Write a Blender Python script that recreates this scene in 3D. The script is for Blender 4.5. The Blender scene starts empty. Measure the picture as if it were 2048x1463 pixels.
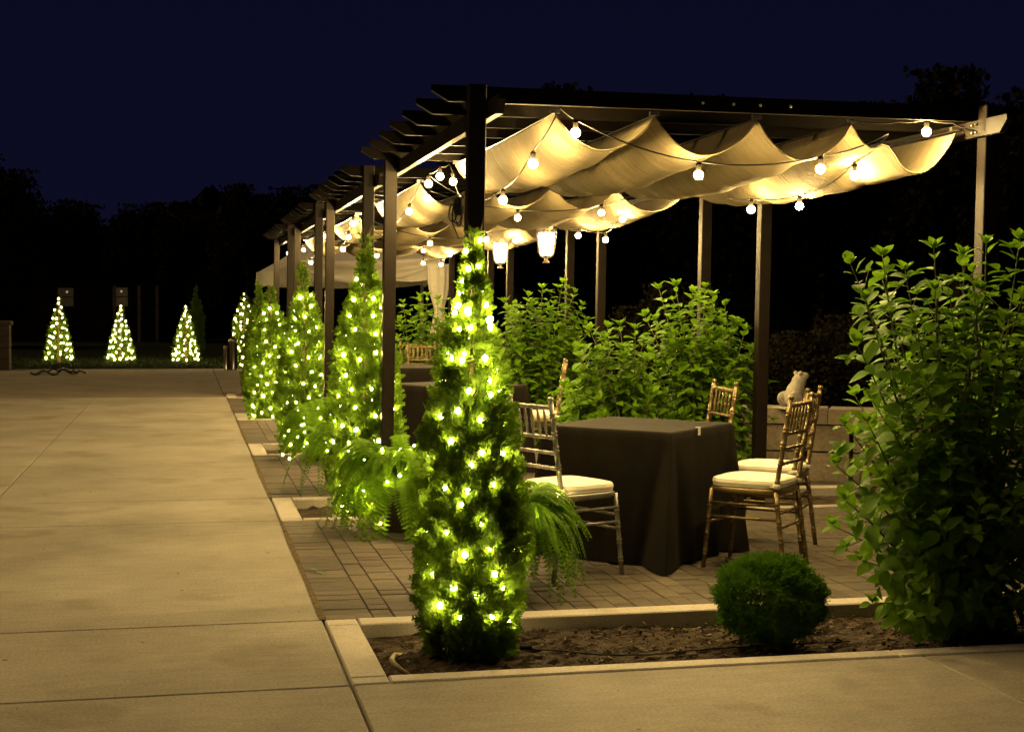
import bpy, bmesh, math, random
import numpy as np
from mathutils import Vector, Matrix

# ------------------------------------------------------------------ camera
SC = bpy.context.scene
COL = SC.collection
CAM_H = 1.45
FPX, CX, CY = 2874.155, 1024.0, 731.5
RW = np.array([[0.97524216, -0.00242349, 0.22112632],
               [-0.22102491, -0.0428829, 0.97432492],
               [0.00712127, -0.99907717, -0.04235686]])
cam = bpy.data.cameras.new('camera')
cam.sensor_fit = 'HORIZONTAL'
cam.sensor_width = 36.0
cam.lens = FPX * 36.0 / 2048.0
cam.clip_start = 0.1
cam.clip_end = 900
cam_o = bpy.data.objects.new('camera', cam)
COL.objects.link(cam_o)
cm = Matrix.Identity(4)
for i in range(3):
    cm[i][0] = RW[i, 0]
    cm[i][1] = -RW[i, 1]
    cm[i][2] = -RW[i, 2]
cm[2][3] = CAM_H
cam_o.matrix_world = cm
SC.camera = cam_o

# ------------------------------------------------------------------ sky, lamp stand-in, exposure
W = bpy.data.worlds.new('World')
SC.world = W
W.use_nodes = True
wn, wl = W.node_tree.nodes, W.node_tree.links
wn.clear()
wo = wn.new('ShaderNodeOutputWorld')
bg = wn.new('ShaderNodeBackground')
tc = wn.new('ShaderNodeTexCoord')
sx = wn.new('ShaderNodeSeparateXYZ')
cr = wn.new('ShaderNodeValToRGB')
cr.color_ramp.elements[0].position = 0.0
cr.color_ramp.elements[0].color = (0.0038, 0.0038, 0.0160, 1)
cr.color_ramp.elements[1].position = 0.55
cr.color_ramp.elements[1].color = (0.0032, 0.0032, 0.0135, 1)
wl.new(tc.outputs['Generated'], sx.inputs[0])
wl.new(sx.outputs['Z'], cr.inputs[0])
wl.new(cr.outputs[0], bg.inputs[0])
bg.inputs[1].default_value = 1.0
wl.new(bg.outputs[0], wo.inputs[0])

stand_in_sun = bpy.data.lights.new('stand_in_sun', 'SUN')  # directional light added to stand in for the unseen lamp lighting the walk
stand_in_sun.energy = 1.2
stand_in_sun.angle = math.radians(28)
stand_in_sun.color = (1.0, 0.68, 0.27)
stand_in_sun_o = bpy.data.objects.new('stand_in_sun', stand_in_sun)
COL.objects.link(stand_in_sun_o)
stand_in_sun_o.rotation_euler = Vector((-0.50, 0.20, 0.85)).to_track_quat('Z', 'Y').to_euler()

SC.view_settings.view_transform = 'Standard'
SC.view_settings.look = 'None'
SC.view_settings.gamma = 1
SC.view_settings.exposure = 0.0
SC.view_settings.use_curve_mapping = False
SC.render.engine = 'CYCLES'
CY_ = SC.cycles
CY_.use_denoising = True
CY_.use_adaptive_sampling = False
CY_.denoiser = 'OPENIMAGEDENOISE'
CY_.max_bounces = 6
CY_.diffuse_bounces = 3
CY_.glossy_bounces = 2
CY_.transmission_bounces = 3
CY_.transparent_max_bounces = 4
CY_.sample_clamp_indirect = 4.0
CY_.use_light_tree = True
CY_.caustics_reflective = False
CY_.caustics_refractive = False

E_BULB = 2400.0      # festoon globes
E_FAIRY = 430.0     # mini lights on the trees
E_LANTERN = 16.0

# ------------------------------------------------------------------ helpers
def ray(x, y):
    v = RW @ np.array([(x - CX) / FPX, (y - CY) / FPX, 1.0])
    return v / np.linalg.norm(v)

def at(x, y, Y):                     # point at depth Y along the sight line
    d = ray(x, y)
    t = Y / d[1]
    return np.array([0, 0, CAM_H]) + d * t

def atz(x, y, z=0.0):
    d = ray(x, y)
    t = (z - CAM_H) / d[2]
    return np.array([0, 0, CAM_H]) + d * t

def props(o, label=None, cat=None, group=None, kind=None):
    if label: o['label'] = label
    if cat: o['category'] = cat
    if group: o['group'] = group
    if kind: o['kind'] = kind
    return o

def thing(name, label, cat, loc=(0, 0, 0), rz=0.0, group=None):
    o = bpy.data.objects.new(name, None)
    o.empty_display_size = 0.1
    o.location = loc
    o.rotation_euler = (0, 0, rz)
    COL.objects.link(o)
    return props(o, label, cat, group)

def link(name, me, parent=None, kind=None):
    o = bpy.data.objects.new(name, me)
    COL.objects.link(o)
    if parent is not None: o.parent = parent
    if kind: o['kind'] = kind
    return o

def dup_tree(o, parent=None):
    c = o.copy()
    COL.objects.link(c)
    if parent is not None: c.parent = parent
    for ch in [k for k in KIDS.get(o.name, [])]:
        d = dup_tree(ch, c)
    return c

KIDS = {}
def index_kids(root):
    KIDS[root.name] = list(root.children)
    for c in root.children: index_kids(c)

class MB:
    def __init__(s):
        s.v, s.f = [], []
    def add(s, vs, fs):
        n = len(s.v)
        s.v += [tuple(map(float, p)) for p in vs]
        s.f += [tuple(i + n for i in f) for f in fs]
        return s
    def box(s, lo, hi, bev=0.0):
        x0, y0, z0 = lo; x1, y1, z1 = hi
        if bev <= 0:
            s.add([(x0, y0, z0), (x1, y0, z0), (x1, y1, z0), (x0, y1, z0), (x0, y0, z1), (x1, y0, z1), (x1, y1, z1), (x0, y1, z1)],
                  [(3, 2, 1, 0), (4, 5, 6, 7), (0, 1, 5, 4), (1, 2, 6, 5), (2, 3, 7, 6), (3, 0, 4, 7)])
        else:
            b = bev
            s.add([(x0, y0, z0), (x1, y0, z0), (x1, y1, z0), (x0, y1, z0),
                   (x0, y0, z1 - b), (x1, y0, z1 - b), (x1, y1, z1 - b), (x0, y1, z1 - b),
                   (x0 + b, y0 + b, z1), (x1 - b, y0 + b, z1), (x1 - b, y1 - b, z1), (x0 + b, y1 - b, z1)],
                  [(3, 2, 1, 0), (0, 1, 5, 4), (1, 2, 6, 5), (2, 3, 7, 6), (3, 0, 4, 7),
                   (4, 5, 9, 8), (5, 6, 10, 9), (6, 7, 11, 10), (7, 4, 8, 11), (8, 9, 10, 11)])
        return s
    def prism(s, poly, a, b, axis=1):        # polygon swept along an axis
        def P(u, w, t):
            return (t, u, w) if axis == 0 else ((u, t, w) if axis == 1 else (u, w, t))
        n = len(poly)
        vs = [P(u, w, a) for u, w in poly] + [P(u, w, b) for u, w in poly]
        fs = [tuple(range(n))[::-1], tuple(range(n, 2 * n))]
        fs += [(i, (i + 1) % n, n + (i + 1) % n, n + i) for i in range(n)]
        return s.add(vs, fs)
    def lathe(s, p0, p1, prof, sides=10):    # prof: (t 0..1 along p0->p1, radius)
        p0, p1 = Vector(p0), Vector(p1)
        ax = (p1 - p0)
        z = ax.normalized()
        u = z.orthogonal().normalized()
        w = z.cross(u)
        vs, fs = [], []
        for t, r in prof:
            c = p0 + ax * t
            for k in range(sides):
                a = 2 * math.pi * k / sides
                vs.append(c + (u * math.cos(a) + w * math.sin(a)) * r)
        m = len(prof)
        for i in range(m - 1):
            for k in range(sides):
                k2 = (k + 1) % sides
                fs.append((i * sides + k, i * sides + k2, (i + 1) * sides + k2, (i + 1) * sides + k))
        fs.append(tuple(range(sides))[::-1])
        fs.append(tuple((m - 1) * sides + k for k in range(sides)))
        return s.add(vs, fs)
    def tube(s, pts, r, sides=6, r1=None, closed=False):
        P = [Vector(p) for p in pts]
        n = len(P)
        vs, fs = [], []
        prev = None
        for i in range(n):
            if closed: t = (P[(i + 1) % n] - P[i - 1])
            else: t = (P[min(i + 1, n - 1)] - P[max(i - 1, 0)])
            t = t.normalized() if t.length > 1e-9 else Vector((0, 0, 1))
            if prev is None: u = t.orthogonal().normalized()
            else:
                u = prev - t * prev.dot(t)
                u = u.normalized() if u.length > 1e-6 else t.orthogonal().normalized()
            prev = u
            w = t.cross(u)
            rr = r if r1 is None else r + (r1 - r) * i / max(1, n - 1)
            for k in range(sides):
                a = 2 * math.pi * k / sides
                vs.append(P[i] + (u * math.cos(a) + w * math.sin(a)) * rr)
        for i in range(n if closed else n - 1):
            j = (i + 1) % n
            for k in range(sides):
                k2 = (k + 1) % sides
                fs.append((i * sides + k, i * sides + k2, j * sides + k2, j * sides + k))
        if not closed:
            fs.append(tuple(range(sides))[::-1])
            fs.append(tuple((n - 1) * sides + k for k in range(sides)))
        return s.add(vs, fs)
    def mesh(s, name, mat, smooth=False):
        me = bpy.data.meshes.new(name)
        me.from_pydata(s.v, [], s.f)
        if mat: me.materials.append(mat)
        if smooth: me.polygons.foreach_set('use_smooth', [True] * len(me.polygons))
        me.update()
        return me
    def build(s, name, mat, parent=None, smooth=False, kind=None):
        return link(name, s.mesh(name, mat, smooth), parent, kind)

def scatter_mesh(name, tv, tf, pos, rot, scale, mat, smooth=False):
    """many copies of one small template in a single mesh. rot: (N,3,3), scale: (N,) """
    tv = np.asarray(tv, float)
    N, n = len(pos), len(tv)
    V = np.einsum('nij,kj->nki', rot, tv) * np.asarray(scale)[:, None, None] + np.asarray(pos)[:, None, :]
    lens = np.array([len(f) for f in tf])
    flat = np.concatenate([np.array(f) for f in tf])
    me = bpy.data.meshes.new(name)
    me.vertices.add(N * n)
    me.vertices.foreach_set('co', V.reshape(-1))
    L = (flat[None, :] + (np.arange(N) * n)[:, None]).reshape(-1)
    me.loops.add(len(L))
    me.loops.foreach_set('vertex_index', L.astype(np.int32))
    tot = np.tile(lens, N)
    st = np.concatenate([[0], np.cumsum(tot)[:-1]])
    me.polygons.add(len(tot))
    me.polygons.foreach_set('loop_start', st.astype(np.int32))
    try: me.polygons.foreach_set('loop_total', tot.astype(np.int32))
    except Exception: pass
    if smooth: me.polygons.foreach_set('use_smooth', np.ones(len(tot), bool))
    me.materials.append(mat)
    me.update(calc_edges=True)
    me.validate()
    return me

def frames(d, n):
    d = d / (np.linalg.norm(d, axis=1, keepdims=True) + 1e-9)
    z = n - d * np.sum(n * d, axis=1, keepdims=True)
    z = z / (np.linalg.norm(z, axis=1, keepdims=True) + 1e-9)
    y = np.cross(z, d)
    return np.stack([d, y, z], axis=2)

def fnoise(x, y, seed=0):
    r = random.Random(seed)
    s = 0
    for k in range(5):
        a, b, c = r.uniform(-1, 1), r.uniform(-1, 1), r.uniform(0, 6.28)
        f = 1.7 ** k
        s = s + np.sin((a * x + b * y) * f * 3 + c) / f
    return s * 0.5

# ------------------------------------------------------------------ materials
def nodes(name):
    m = bpy.data.materials.new(name)
    m.use_nodes = True
    nt = m.node_tree
    b = nt.nodes['Principled BSDF']
    return m, nt, b

def noise(nt, scale, detail=6, rough=0.6, coord='Object', stretch=None):
    t = nt.nodes.new('ShaderNodeTexCoord')
    mp = nt.nodes.new('ShaderNodeMapping')
    if stretch: mp.inputs['Scale'].default_value = stretch
    n = nt.nodes.new('ShaderNodeTexNoise')
    n.inputs['Scale'].default_value = scale
    n.inputs['Detail'].default_value = detail
    n.inputs['Roughness'].default_value = rough
    nt.links.new(t.outputs[coord], mp.inputs[0])
    nt.links.new(mp.outputs[0], n.inputs['Vector'])
    return n

def ramp(nt, src, stops):
    r = nt.nodes.new('ShaderNodeValToRGB')
    e = r.color_ramp.elements
    while len(e) < len(stops): e.new(0.5)
    for i, (p, c) in enumerate(stops):
        e[i].position = p
        e[i].color = (*c, 1)
    nt.links.new(src, r.inputs[0])
    return r

def mixc(nt, a, b, fac, mode='MIX'):
    m = nt.nodes.new('ShaderNodeMix')
    m.data_type = 'RGBA'
    m.blend_type = mode
    for s, v in ((m.inputs[0], fac), (m.inputs[6], a), (m.inputs[7], b)):
        if hasattr(v, 'is_output') or isinstance(v, bpy.types.NodeSocket): nt.links.new(v, s)
        elif isinstance(v, (int, float)): s.default_value = v
        else: s.default_value = (*v, 1)
    return m.outputs[2]

def bump(nt, b, src, strength=0.3, dist=0.01):
    bp = nt.nodes.new('ShaderNodeBump')
    bp.inputs['Strength'].default_value = strength
    bp.inputs['Distance'].default_value = dist
    nt.links.new(src, bp.inputs['Height'])
    nt.links.new(bp.outputs[0], b.inputs['Normal'])
    return bp

def mat_rough(name, c0, c1, scale=8, rough=0.85, bs=0.3, bd=0.004, fine=120, vary=0.0, stretch=None, metallic=0.0, spots=None, spec=0.3, streak=None):
    m, nt, b = nodes(name)
    n1 = noise(nt, scale, 8, 0.65, 'Object', stretch)
    col = ramp(nt, n1.outputs[0], [(0.3, c0), (0.7, c1)]).outputs[0]
    n2 = noise(nt, fine, 3, 0.7, 'Object', stretch)
    g = ramp(nt, n2.outputs[0], [(0.3, (0.70, 0.70, 0.70)), (0.7, (1.18, 1.18, 1.18))]).outputs[0]
    col = mixc(nt, col, g, 1.0, 'MULTIPLY')
    if spots:
        n3 = noise(nt, spots[0], 4, 0.5)
        s = ramp(nt, n3.outputs[0], [(spots[1], (1, 1, 1)), (spots[1] + 0.06, spots[2])]).outputs[0]
        col = mixc(nt, col, s, 1.0, 'MULTIPLY')
    if vary:
        oi = nt.nodes.new('ShaderNodeObjectInfo')
        v = ramp(nt, oi.outputs['Random'], [(0, (1 - vary,) * 3), (1, (1 + vary, 1 + vary * 0.85, 1 + vary * 0.7))]).outputs[0]
        col = mixc(nt, col, v, 1.0, 'MULTIPLY')
    if streak:
        n4 = noise(nt, streak[0], 5, 0.6, 'Object', (0.5, 2.2, 1))
        s = ramp(nt, n4.outputs[0], [(0.36, (streak[1],) * 3), (0.62, (1.06,) * 3)]).outputs[0]
        col = mixc(nt, col, s, 1.0, 'MULTIPLY')
    nt.links.new(col, b.inputs['Base Color'])
    b.inputs['Specular IOR Level'].default_value = spec
    b.inputs['Roughness'].default_value = rough
    b.inputs['Metallic'].default_value = metallic
    bump(nt, b, n2.outputs[0], bs, bd)
    return m

def mat_leaf(name, c0, c1, trans=0.35, rough=0.45, spec=0.4, bscale=0):
    m, nt, b = nodes(name)
    geo = nt.nodes.new('ShaderNodeNewGeometry')
    oi = nt.nodes.new('ShaderNodeObjectInfo')
    add = nt.nodes.new('ShaderNodeMath')
    add.operation = 'ADD'
    nt.links.new(geo.outputs['Random Per Island'], add.inputs[0])
    nt.links.new(oi.outputs['Random'], add.inputs[1])
    fr = nt.nodes.new('ShaderNodeMath')
    fr.operation = 'FRACT'
    nt.links.new(add.outputs[0], fr.inputs[0])
    col = ramp(nt, fr.outputs[0], [(0.0, c0), (1.0, c1)]).outputs[0]
    nt.links.new(col, b.inputs['Base Color'])
    b.inputs['Roughness'].default_value = rough
    b.inputs['Specular IOR Level'].default_value = spec
    tr = nt.nodes.new('ShaderNodeBsdfTranslucent')
    nt.links.new(col, tr.inputs[0])
    mx = nt.nodes.new('ShaderNodeMixShader')
    mx.inputs[0].default_value = trans
    out = nt.nodes['Material Output']
    nt.links.new(b.outputs[0], mx.inputs[1])
    nt.links.new(tr.outputs[0], mx.inputs[2])
    nt.links.new(mx.outputs[0], out.inputs[0])
    return m

def mat_cloth(name, c0, c1, trans=0.0, scale=6, stretch=None, bs=0.4, bd=0.004, rough=0.9, weave=500):
    m, nt, b = nodes(name)
    n1 = noise(nt, scale, 6, 0.6, 'Object', stretch)
    col = ramp(nt, n1.outputs[0], [(0.3, c0), (0.7, c1)]).outputs[0]
    n2 = noise(nt, weave, 2, 0.6)
    g = ramp(nt, n2.outputs[0], [(0.3, (0.86,) * 3), (0.7, (1.1,) * 3)]).outputs[0]
    col = mixc(nt, col, g, 1.0, 'MULTIPLY')
    nt.links.new(col, b.inputs['Base Color'])
    b.inputs['Roughness'].default_value = rough
    b.inputs['Specular IOR Level'].default_value = 0.15
    bump(nt, b, n1.outputs[0], bs, bd)
    if trans:
        tr = nt.nodes.new('ShaderNodeBsdfTranslucent')
        nt.links.new(col, tr.inputs[0])
        mx = nt.nodes.new('ShaderNodeMixShader')
        mx.inputs[0].default_value = trans
        out = nt.nodes['Material Output']
        nt.links.new(b.outputs[0], mx.inputs[1])
        nt.links.new(tr.outputs[0], mx.inputs[2])
        nt.links.new(mx.outputs[0], out.inputs[0])
    return m

def mat_emit(name, col, strength):
    m, nt, b = nodes(name)
    b.inputs['Base Color'].default_value = (0.8, 0.75, 0.6, 1)
    b.inputs['Emission Color'].default_value = (*col, 1)
    b.inputs['Emission Strength'].default_value = strength
    b.inputs['Roughness'].default_value = 0.3
    if strength < 1: b.inputs['Base Color'].default_value = (0.02, 0.017, 0.012, 1)
    return m

WARM = (1.0, 0.69, 0.255)
M = {}
M['concrete'] = mat_rough('brushed_concrete', (0.205, 0.185, 0.148), (0.345, 0.316, 0.255), 0.9, 0.88, 0.5, 0.004, 75, 0.05, None, spots=(1.3, 0.60, (0.82, 0.79, 0.74)), streak=(9.0, 0.94))
M['drive'] = mat_rough('old_concrete', (0.145, 0.120, 0.088), (0.22, 0.188, 0.145), 1.2, 0.9, 0.3, 0.004, 60, 0.03)
M['kerb'] = mat_rough('kerb_stone', (0.40, 0.37, 0.31), (0.50, 0.46, 0.39), 5, 0.85, 0.3, 0.003, 110, 0.06, spots=(9, 0.68, (0.8, 0.76, 0.7)))
M['paver'] = mat_rough('paver_stone', (0.066, 0.055, 0.042), (0.130, 0.110, 0.085), 9, 0.82, 0.5, 0.004, 70, 0.26, (1, 1.6, 1), spots=(5, 0.6, (0.7, 0.68, 0.64)))
M['joint'] = mat_rough('joint_sand', (0.06, 0.05, 0.035), (0.10, 0.082, 0.06), 20, 0.95, 0.5, 0.004, 90)
M['moss'] = mat_rough('dry_moss', (0.03, 0.022, 0.01), (0.16, 0.115, 0.045), 22, 0.95, 0.6, 0.006, 160)
M['soil'] = mat_rough('dark_soil', (0.034, 0.023, 0.014), (0.080, 0.057, 0.036), 14, 0.97, 0.9, 0.012, 70)
M['chip'] = mat_rough('bark_chip', (0.12, 0.08, 0.045), (0.26, 0.19, 0.11), 30, 0.9, 0.3, 0.003, 90)
M['turf'] = mat_rough('dark_turf', (0.005, 0.007, 0.003), (0.009, 0.010, 0.005), 2, 0.97, 0.5, 0.01, 30, spec=0.05)
M['ground'] = mat_rough('garden_ground', (0.006, 0.006, 0.003), (0.011, 0.010, 0.005), 2, 0.97, 0.5, 0.01, 30)
M['wood'] = mat_rough('brown_painted_wood', (0.0070, 0.0048, 0.0028), (0.012, 0.0082, 0.0048), 6, 0.55, 0.25, 0.002, 60, 0.05, spec=0.10)
M['rafter_wood'] = mat_rough('shade_toned_rafter', (0.0030, 0.0022, 0.0014), (0.0055, 0.0040, 0.0025), 6, 0.7, 0.25, 0.002, 60, 0.05, spec=0.04)  # pergola wood, shade put into its colour so bulb-lit rafter faces stay dark
M['canvas'] = mat_cloth('tan_canvas', (0.116, 0.091, 0.047), (0.180, 0.144, 0.078), 0.06, 3.4, (1.2, 16, 1), 1.0, 0.022, 0.9, 400)
M['cloth'] = mat_cloth('dark_brown_cloth', (0.006, 0.0046, 0.003), (0.013, 0.0097, 0.0062), 0.0, 7, (1, 1, 0.5), 0.6, 0.015)
M['tent'] = mat_cloth('white_tent_cloth', (0.60, 0.56, 0.48), (0.74, 0.70, 0.62), 0.25, 2.5, (1, 1, 3), 0.5, 0.02)
M['cushion'] = mat_cloth('ivory_cushion_cloth', (0.74, 0.69, 0.56), (0.82, 0.77, 0.64), 0.0, 12, None, 0.25, 0.004)
M['gold'] = mat_rough('gold_painted_wood', (0.175, 0.132, 0.062), (0.28, 0.212, 0.105), 18, 0.36, 0.15, 0.001, 120, 0.05, None, 0.72)
M['silver'] = mat_rough('silver_painted_wood', (0.24, 0.225, 0.20), (0.36, 0.335, 0.30), 18, 0.36, 0.15, 0.001, 120, 0.05, None, 0.72)
M['steel'] = mat_rough('brushed_steel', (0.38, 0.36, 0.33), (0.5, 0.48, 0.44), 6, 0.3, 0.1, 0.001, 200, 0, (1, 1, 0.05), 1.0)
M['black'] = mat_rough('black_rubber', (0.012, 0.011, 0.010), (0.022, 0.02, 0.018), 30, 0.6, 0.1, 0.001, 200, spec=0.1)
M['iron'] = mat_rough('dull_lantern_metal', (0.07, 0.052, 0.03), (0.11, 0.085, 0.05), 20, 0.45, 0.2, 0.001, 150)
M['bark'] = mat_rough('shrub_bark', (0.10, 0.07, 0.04), (0.17, 0.12, 0.07), 20, 0.9, 0.6, 0.004, 60, 0, (1, 1, 0.2))
M['stem'] = mat_rough('green_stem', (0.07, 0.09, 0.025), (0.12, 0.12, 0.04), 20, 0.6, 0.3, 0.002, 60)
M['stone'] = mat_rough('grey_wall_stone', (0.15, 0.122, 0.088), (0.26, 0.215, 0.16), 5, 0.9, 0.6, 0.01, 30, 0.08)
M['darkstone'] = mat_rough('dark_pillar_stone', (0.05, 0.04, 0.028), (0.08, 0.066, 0.048), 6, 0.9, 0.4, 0.006, 40)
M['statue'] = mat_rough('pale_statue_stone', (0.22, 0.20, 0.165), (0.34, 0.31, 0.26), 12, 0.85, 0.5, 0.004, 60)
M['clay'] = mat_rough('dark_plant_pot', (0.05, 0.04, 0.03), (0.08, 0.06, 0.045), 10, 0.7, 0.2, 0.002, 80)
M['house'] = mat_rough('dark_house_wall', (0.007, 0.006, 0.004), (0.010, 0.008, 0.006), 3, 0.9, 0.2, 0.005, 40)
M['hose'] = mat_rough('tan_hose', (0.30, 0.24, 0.13), (0.40, 0.32, 0.18), 20, 0.5, 0.1, 0.001, 90)
M['thuja'] = mat_leaf('arborvitae_green', (0.055, 0.110, 0.006), (0.115, 0.205, 0.012), 0.30, 0.7, 0.04)
M['box'] = mat_leaf('globe_cedar_green', (0.045, 0.115, 0.006), (0.09, 0.200, 0.009), 0.25, 0.7, 0.04)
M['leaf'] = mat_leaf('shrub_leaf_green', (0.085, 0.180, 0.006), (0.150, 0.300, 0.011), 0.42, 0.55, 0.12)
M['young'] = mat_leaf('young_leaf_green', (0.13, 0.270, 0.010), (0.19, 0.34, 0.016), 0.42, 0.55, 0.12)
M['fern'] = mat_leaf('fern_green', (0.085, 0.190, 0.006), (0.155, 0.310, 0.012), 0.42, 0.6, 0.08)
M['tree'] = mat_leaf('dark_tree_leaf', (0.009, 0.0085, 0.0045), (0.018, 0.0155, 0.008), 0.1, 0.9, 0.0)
M['grass'] = mat_leaf('lawn_grass', (0.012, 0.026, 0.005), (0.020, 0.038, 0.007), 0.2, 0.6, 0.2)
M['bulb'] = mat_emit('lit_globe_glass', WARM, E_BULB)
M['fairy'] = mat_emit('lit_fairy_bulb', WARM, E_FAIRY)
M['farfairy'] = mat_emit('lit_tree_bulb', WARM, 80.0)
M['mini'] = mat_emit('lit_mini_bulb', WARM, 620.0)
M['lantern'] = mat_emit('lit_lantern_glass', (1.0, 0.72, 0.34), E_LANTERN)
M['pane'] = mat_emit('dim_window_glass', (1.0, 0.62, 0.3), 0.010)
M['lamp'] = mat_emit('indoor_lamp', (1.0, 0.7, 0.35), 0.4)
M['leafdark'] = mat_leaf('fallen_leaf_green', (0.03, 0.06, 0.012), (0.04, 0.08, 0.015), 0.2)
M['socket'] = mat_rough('dark_socket', (0.004, 0.0035, 0.003), (0.006, 0.005, 0.004), 30, 0.8, 0.1, 0.001, 200, spec=0.0)
M['white'] = mat_rough('white_plastic', (0.70, 0.68, 0.62), (0.78, 0.76, 0.70), 20, 0.4, 0.05, 0.001, 90)

# ------------------------------------------------------------------ layout numbers
P = 4.23                                  # spacing of the pergolas along the walk
XE, XI = 0.615, 0.765                     # edge of the walk, inner side of the kerb
BED0, BED1 = 5.42, 6.56                   # first planting bed, outer faces of its kerbs
AY, BY = 6.885, 9.885                     # pergola post centres
XL, XR = 1.377, 4.135
XEND = 5.3

# ------------------------------------------------------------------ ground
g = MB()
g.add([(-300, -60, -0.16), (300, -60, -0.16), (300, 420, -0.16), (-300, 420, -0.16)], [(0, 1, 2, 3)])
props(g.build('ground', M['ground']), kind='structure')

def slab_mesh(x0, x1, y0, y1, top, th, mat, gap=0.005, bev=0.006):
    return MB().box((x0 + gap, y0 + gap, top - th), (x1 - gap, y1 - gap, top), bev)

walk = MB().box((-12.0, -3.0, -0.14), (XE - 0.004, 22.6, -0.035)).build('walkway', M['joint'])
props(walk, kind='structure')
ys = [-3.0, 1.6, 3.9, 5.41, 6.57, 9.66, 10.80, 18.11, 22.6]
xs = [-12, -9.2, -5.3, -1.36, XE - 0.004]
for i in range(len(ys) - 1):
    for j in range(len(xs) - 1):
        if i in (1, 2) and j < 3 and i == 2:
            pass
        slab_mesh(xs[j], xs[j + 1], ys[i], ys[i + 1], 0.0, 0.034, None).build('slab', M['concrete'], walk)
cross = MB().box((XE + 0.012, -3.0, -0.14), (12.0, BED0, -0.035)).build('path', M['joint'])
props(cross, kind='structure')
for x0, x1 in ((XE - 0.002, 3.0), (3.0, 6.2), (6.2, 12.0)):
    for y0, y1 in ((-3, 2.4), (2.4, BED0)):
        slab_mesh(x0, x1, y0, y1, 0.0, 0.034, None, 0.004).build('slab', M['concrete'], cross)
drive = MB().box((-40, 22.61, -0.14), (1.6, 32.4, -0.05)).build('driveway', M['joint'])
props(drive, kind='structure')
for x0, x1 in ((-40, -12), (-12, -5.3), (-5.3, 0.58), (0.58, 1.6)):
    for y0, y1 in ((22.61, 32.4),):
        slab_mesh(x0, x1, y0, y1, -0.004, 0.044, None).build('slab', M['drive'], drive)

rng = np.random.default_rng(7)
# the mossy gap between the walk and the pavers
mv, mf = [], []
for n in range(5):
    y0, y1 = BED1 + P * n, BED0 + P * (n + 1)
    if n == 4: y1 = 23.2
    yy = np.linspace(y0, y1, 160)
    for k in range(len(yy)):
        w = 0.003 + 0.012 * (0.5 + 0.5 * math.sin(yy[k] * 3.1 + n)) + rng.uniform(0, 0.010)
        mv += [(XE - 0.012 - w * 0.45, yy[k], 0.0035), (XE + w * 0.6, yy[k], 0.0035 + rng.uniform(0, 0.004))]
    b = len(mv) - 320
    mf += [(b + 2 * k, b + 2 * k + 1, b + 2 * k + 3, b + 2 * k + 2) for k in range(159)]
mo = MB(); mo.add(mv, mf)
props(mo.build('moss', M['moss']), kind='stuff')

# ------------------------------------------------------------------ pavers
def paver_cells(x0, x1, y0, y1, seed):
    r = random.Random(seed)
    cells = []
    y = y0
    n = max(1, round((y1 - y0) / 0.115))
    st = (y1 - y0) / n
    k = 0
    while k < n:                                             # soldier course along the walk
        s = 2 if r.random() < 0.35 and k < n - 1 else 1
        cells.append((x0, x0 + 0.225, y0 + k * st, y0 + (k + s) * st))
        k += s
    x = x0 + 0.225
    while x < x1 - 0.05:
        w = r.choice([0.10, 0.10, 0.145, 0.195])
        if x + w > x1 - 0.06: w = x1 - x
        y = y0
        while y < y1 - 0.02:
            l = r.choice([0.10, 0.145, 0.195, 0.195])
            if y + l > y1 - 0.07: l = y1 - y
            cells.append((x, x + w, y, y + l))
            y += l
        x += w
    return cells

for n in range(4):
    y0, y1 = BED1 + P * n, BED0 + P * (n + 1)
    pat = MB().box((XE - 0.008, y0, -0.14), (XEND, y1, -0.018)).build('patio', M['joint'])
    props(pat, kind='structure')
    cells = paver_cells(XE + 0.004, XEND, y0 + 0.002, y1 - 0.002, 11 + n)
    cells.sort(key=lambda c: (c[0] - 0.3) ** 2 + (c[2] * 0.8) ** 2 if n else c[2] * 1.0 + 0.6 * max(0, c[0] - 1.2))
    r = random.Random(n)
    cache = {}
    rest = MB()
    for i, (a, b, c, d) in enumerate(cells):
        top = r.uniform(-0.0035, 0.0015)
        gp = r.uniform(0.0010, 0.0022)
        if i < 298:
            key = (round(b - a, 3), round(d - c, 3))
            if key not in cache:
                cache[key] = MB().box((gp, gp, -0.03), (key[0] - gp, key[1] - gp, 0), 0.004).mesh('paver', M['paver'])
            o = link('paver', cache[key], pat)
            o.location = (a, c, top)
            o.rotation_euler = (r.uniform(-.004, .004), r.uniform(-.004, .004), r.uniform(-.004, .004))
        else:
            rest.box((a + gp, c + gp, top - 0.03), (b - gp, d - gp, top), 0.004)
    if rest.v: rest.build('pavers', M['paver'], pat, kind='stuff')
pad = MB().box((XE, BED1 + P * 4, -0.14), (7.5, 22.62 + 2, -0.006))  # strip beyond the last bed
# ------------------------------------------------------------------ planting beds with kerbs
def kerb_block(parent, x0, x1, y0, y1, z0=-0.12, z1=0.0):
    MB().box((x0 + 0.0015, y0 + 0.0015, z0), (x1 - 0.0015, y1 - 0.0015, z1), 0.006).build('kerb_block', M['kerb'], parent)

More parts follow.
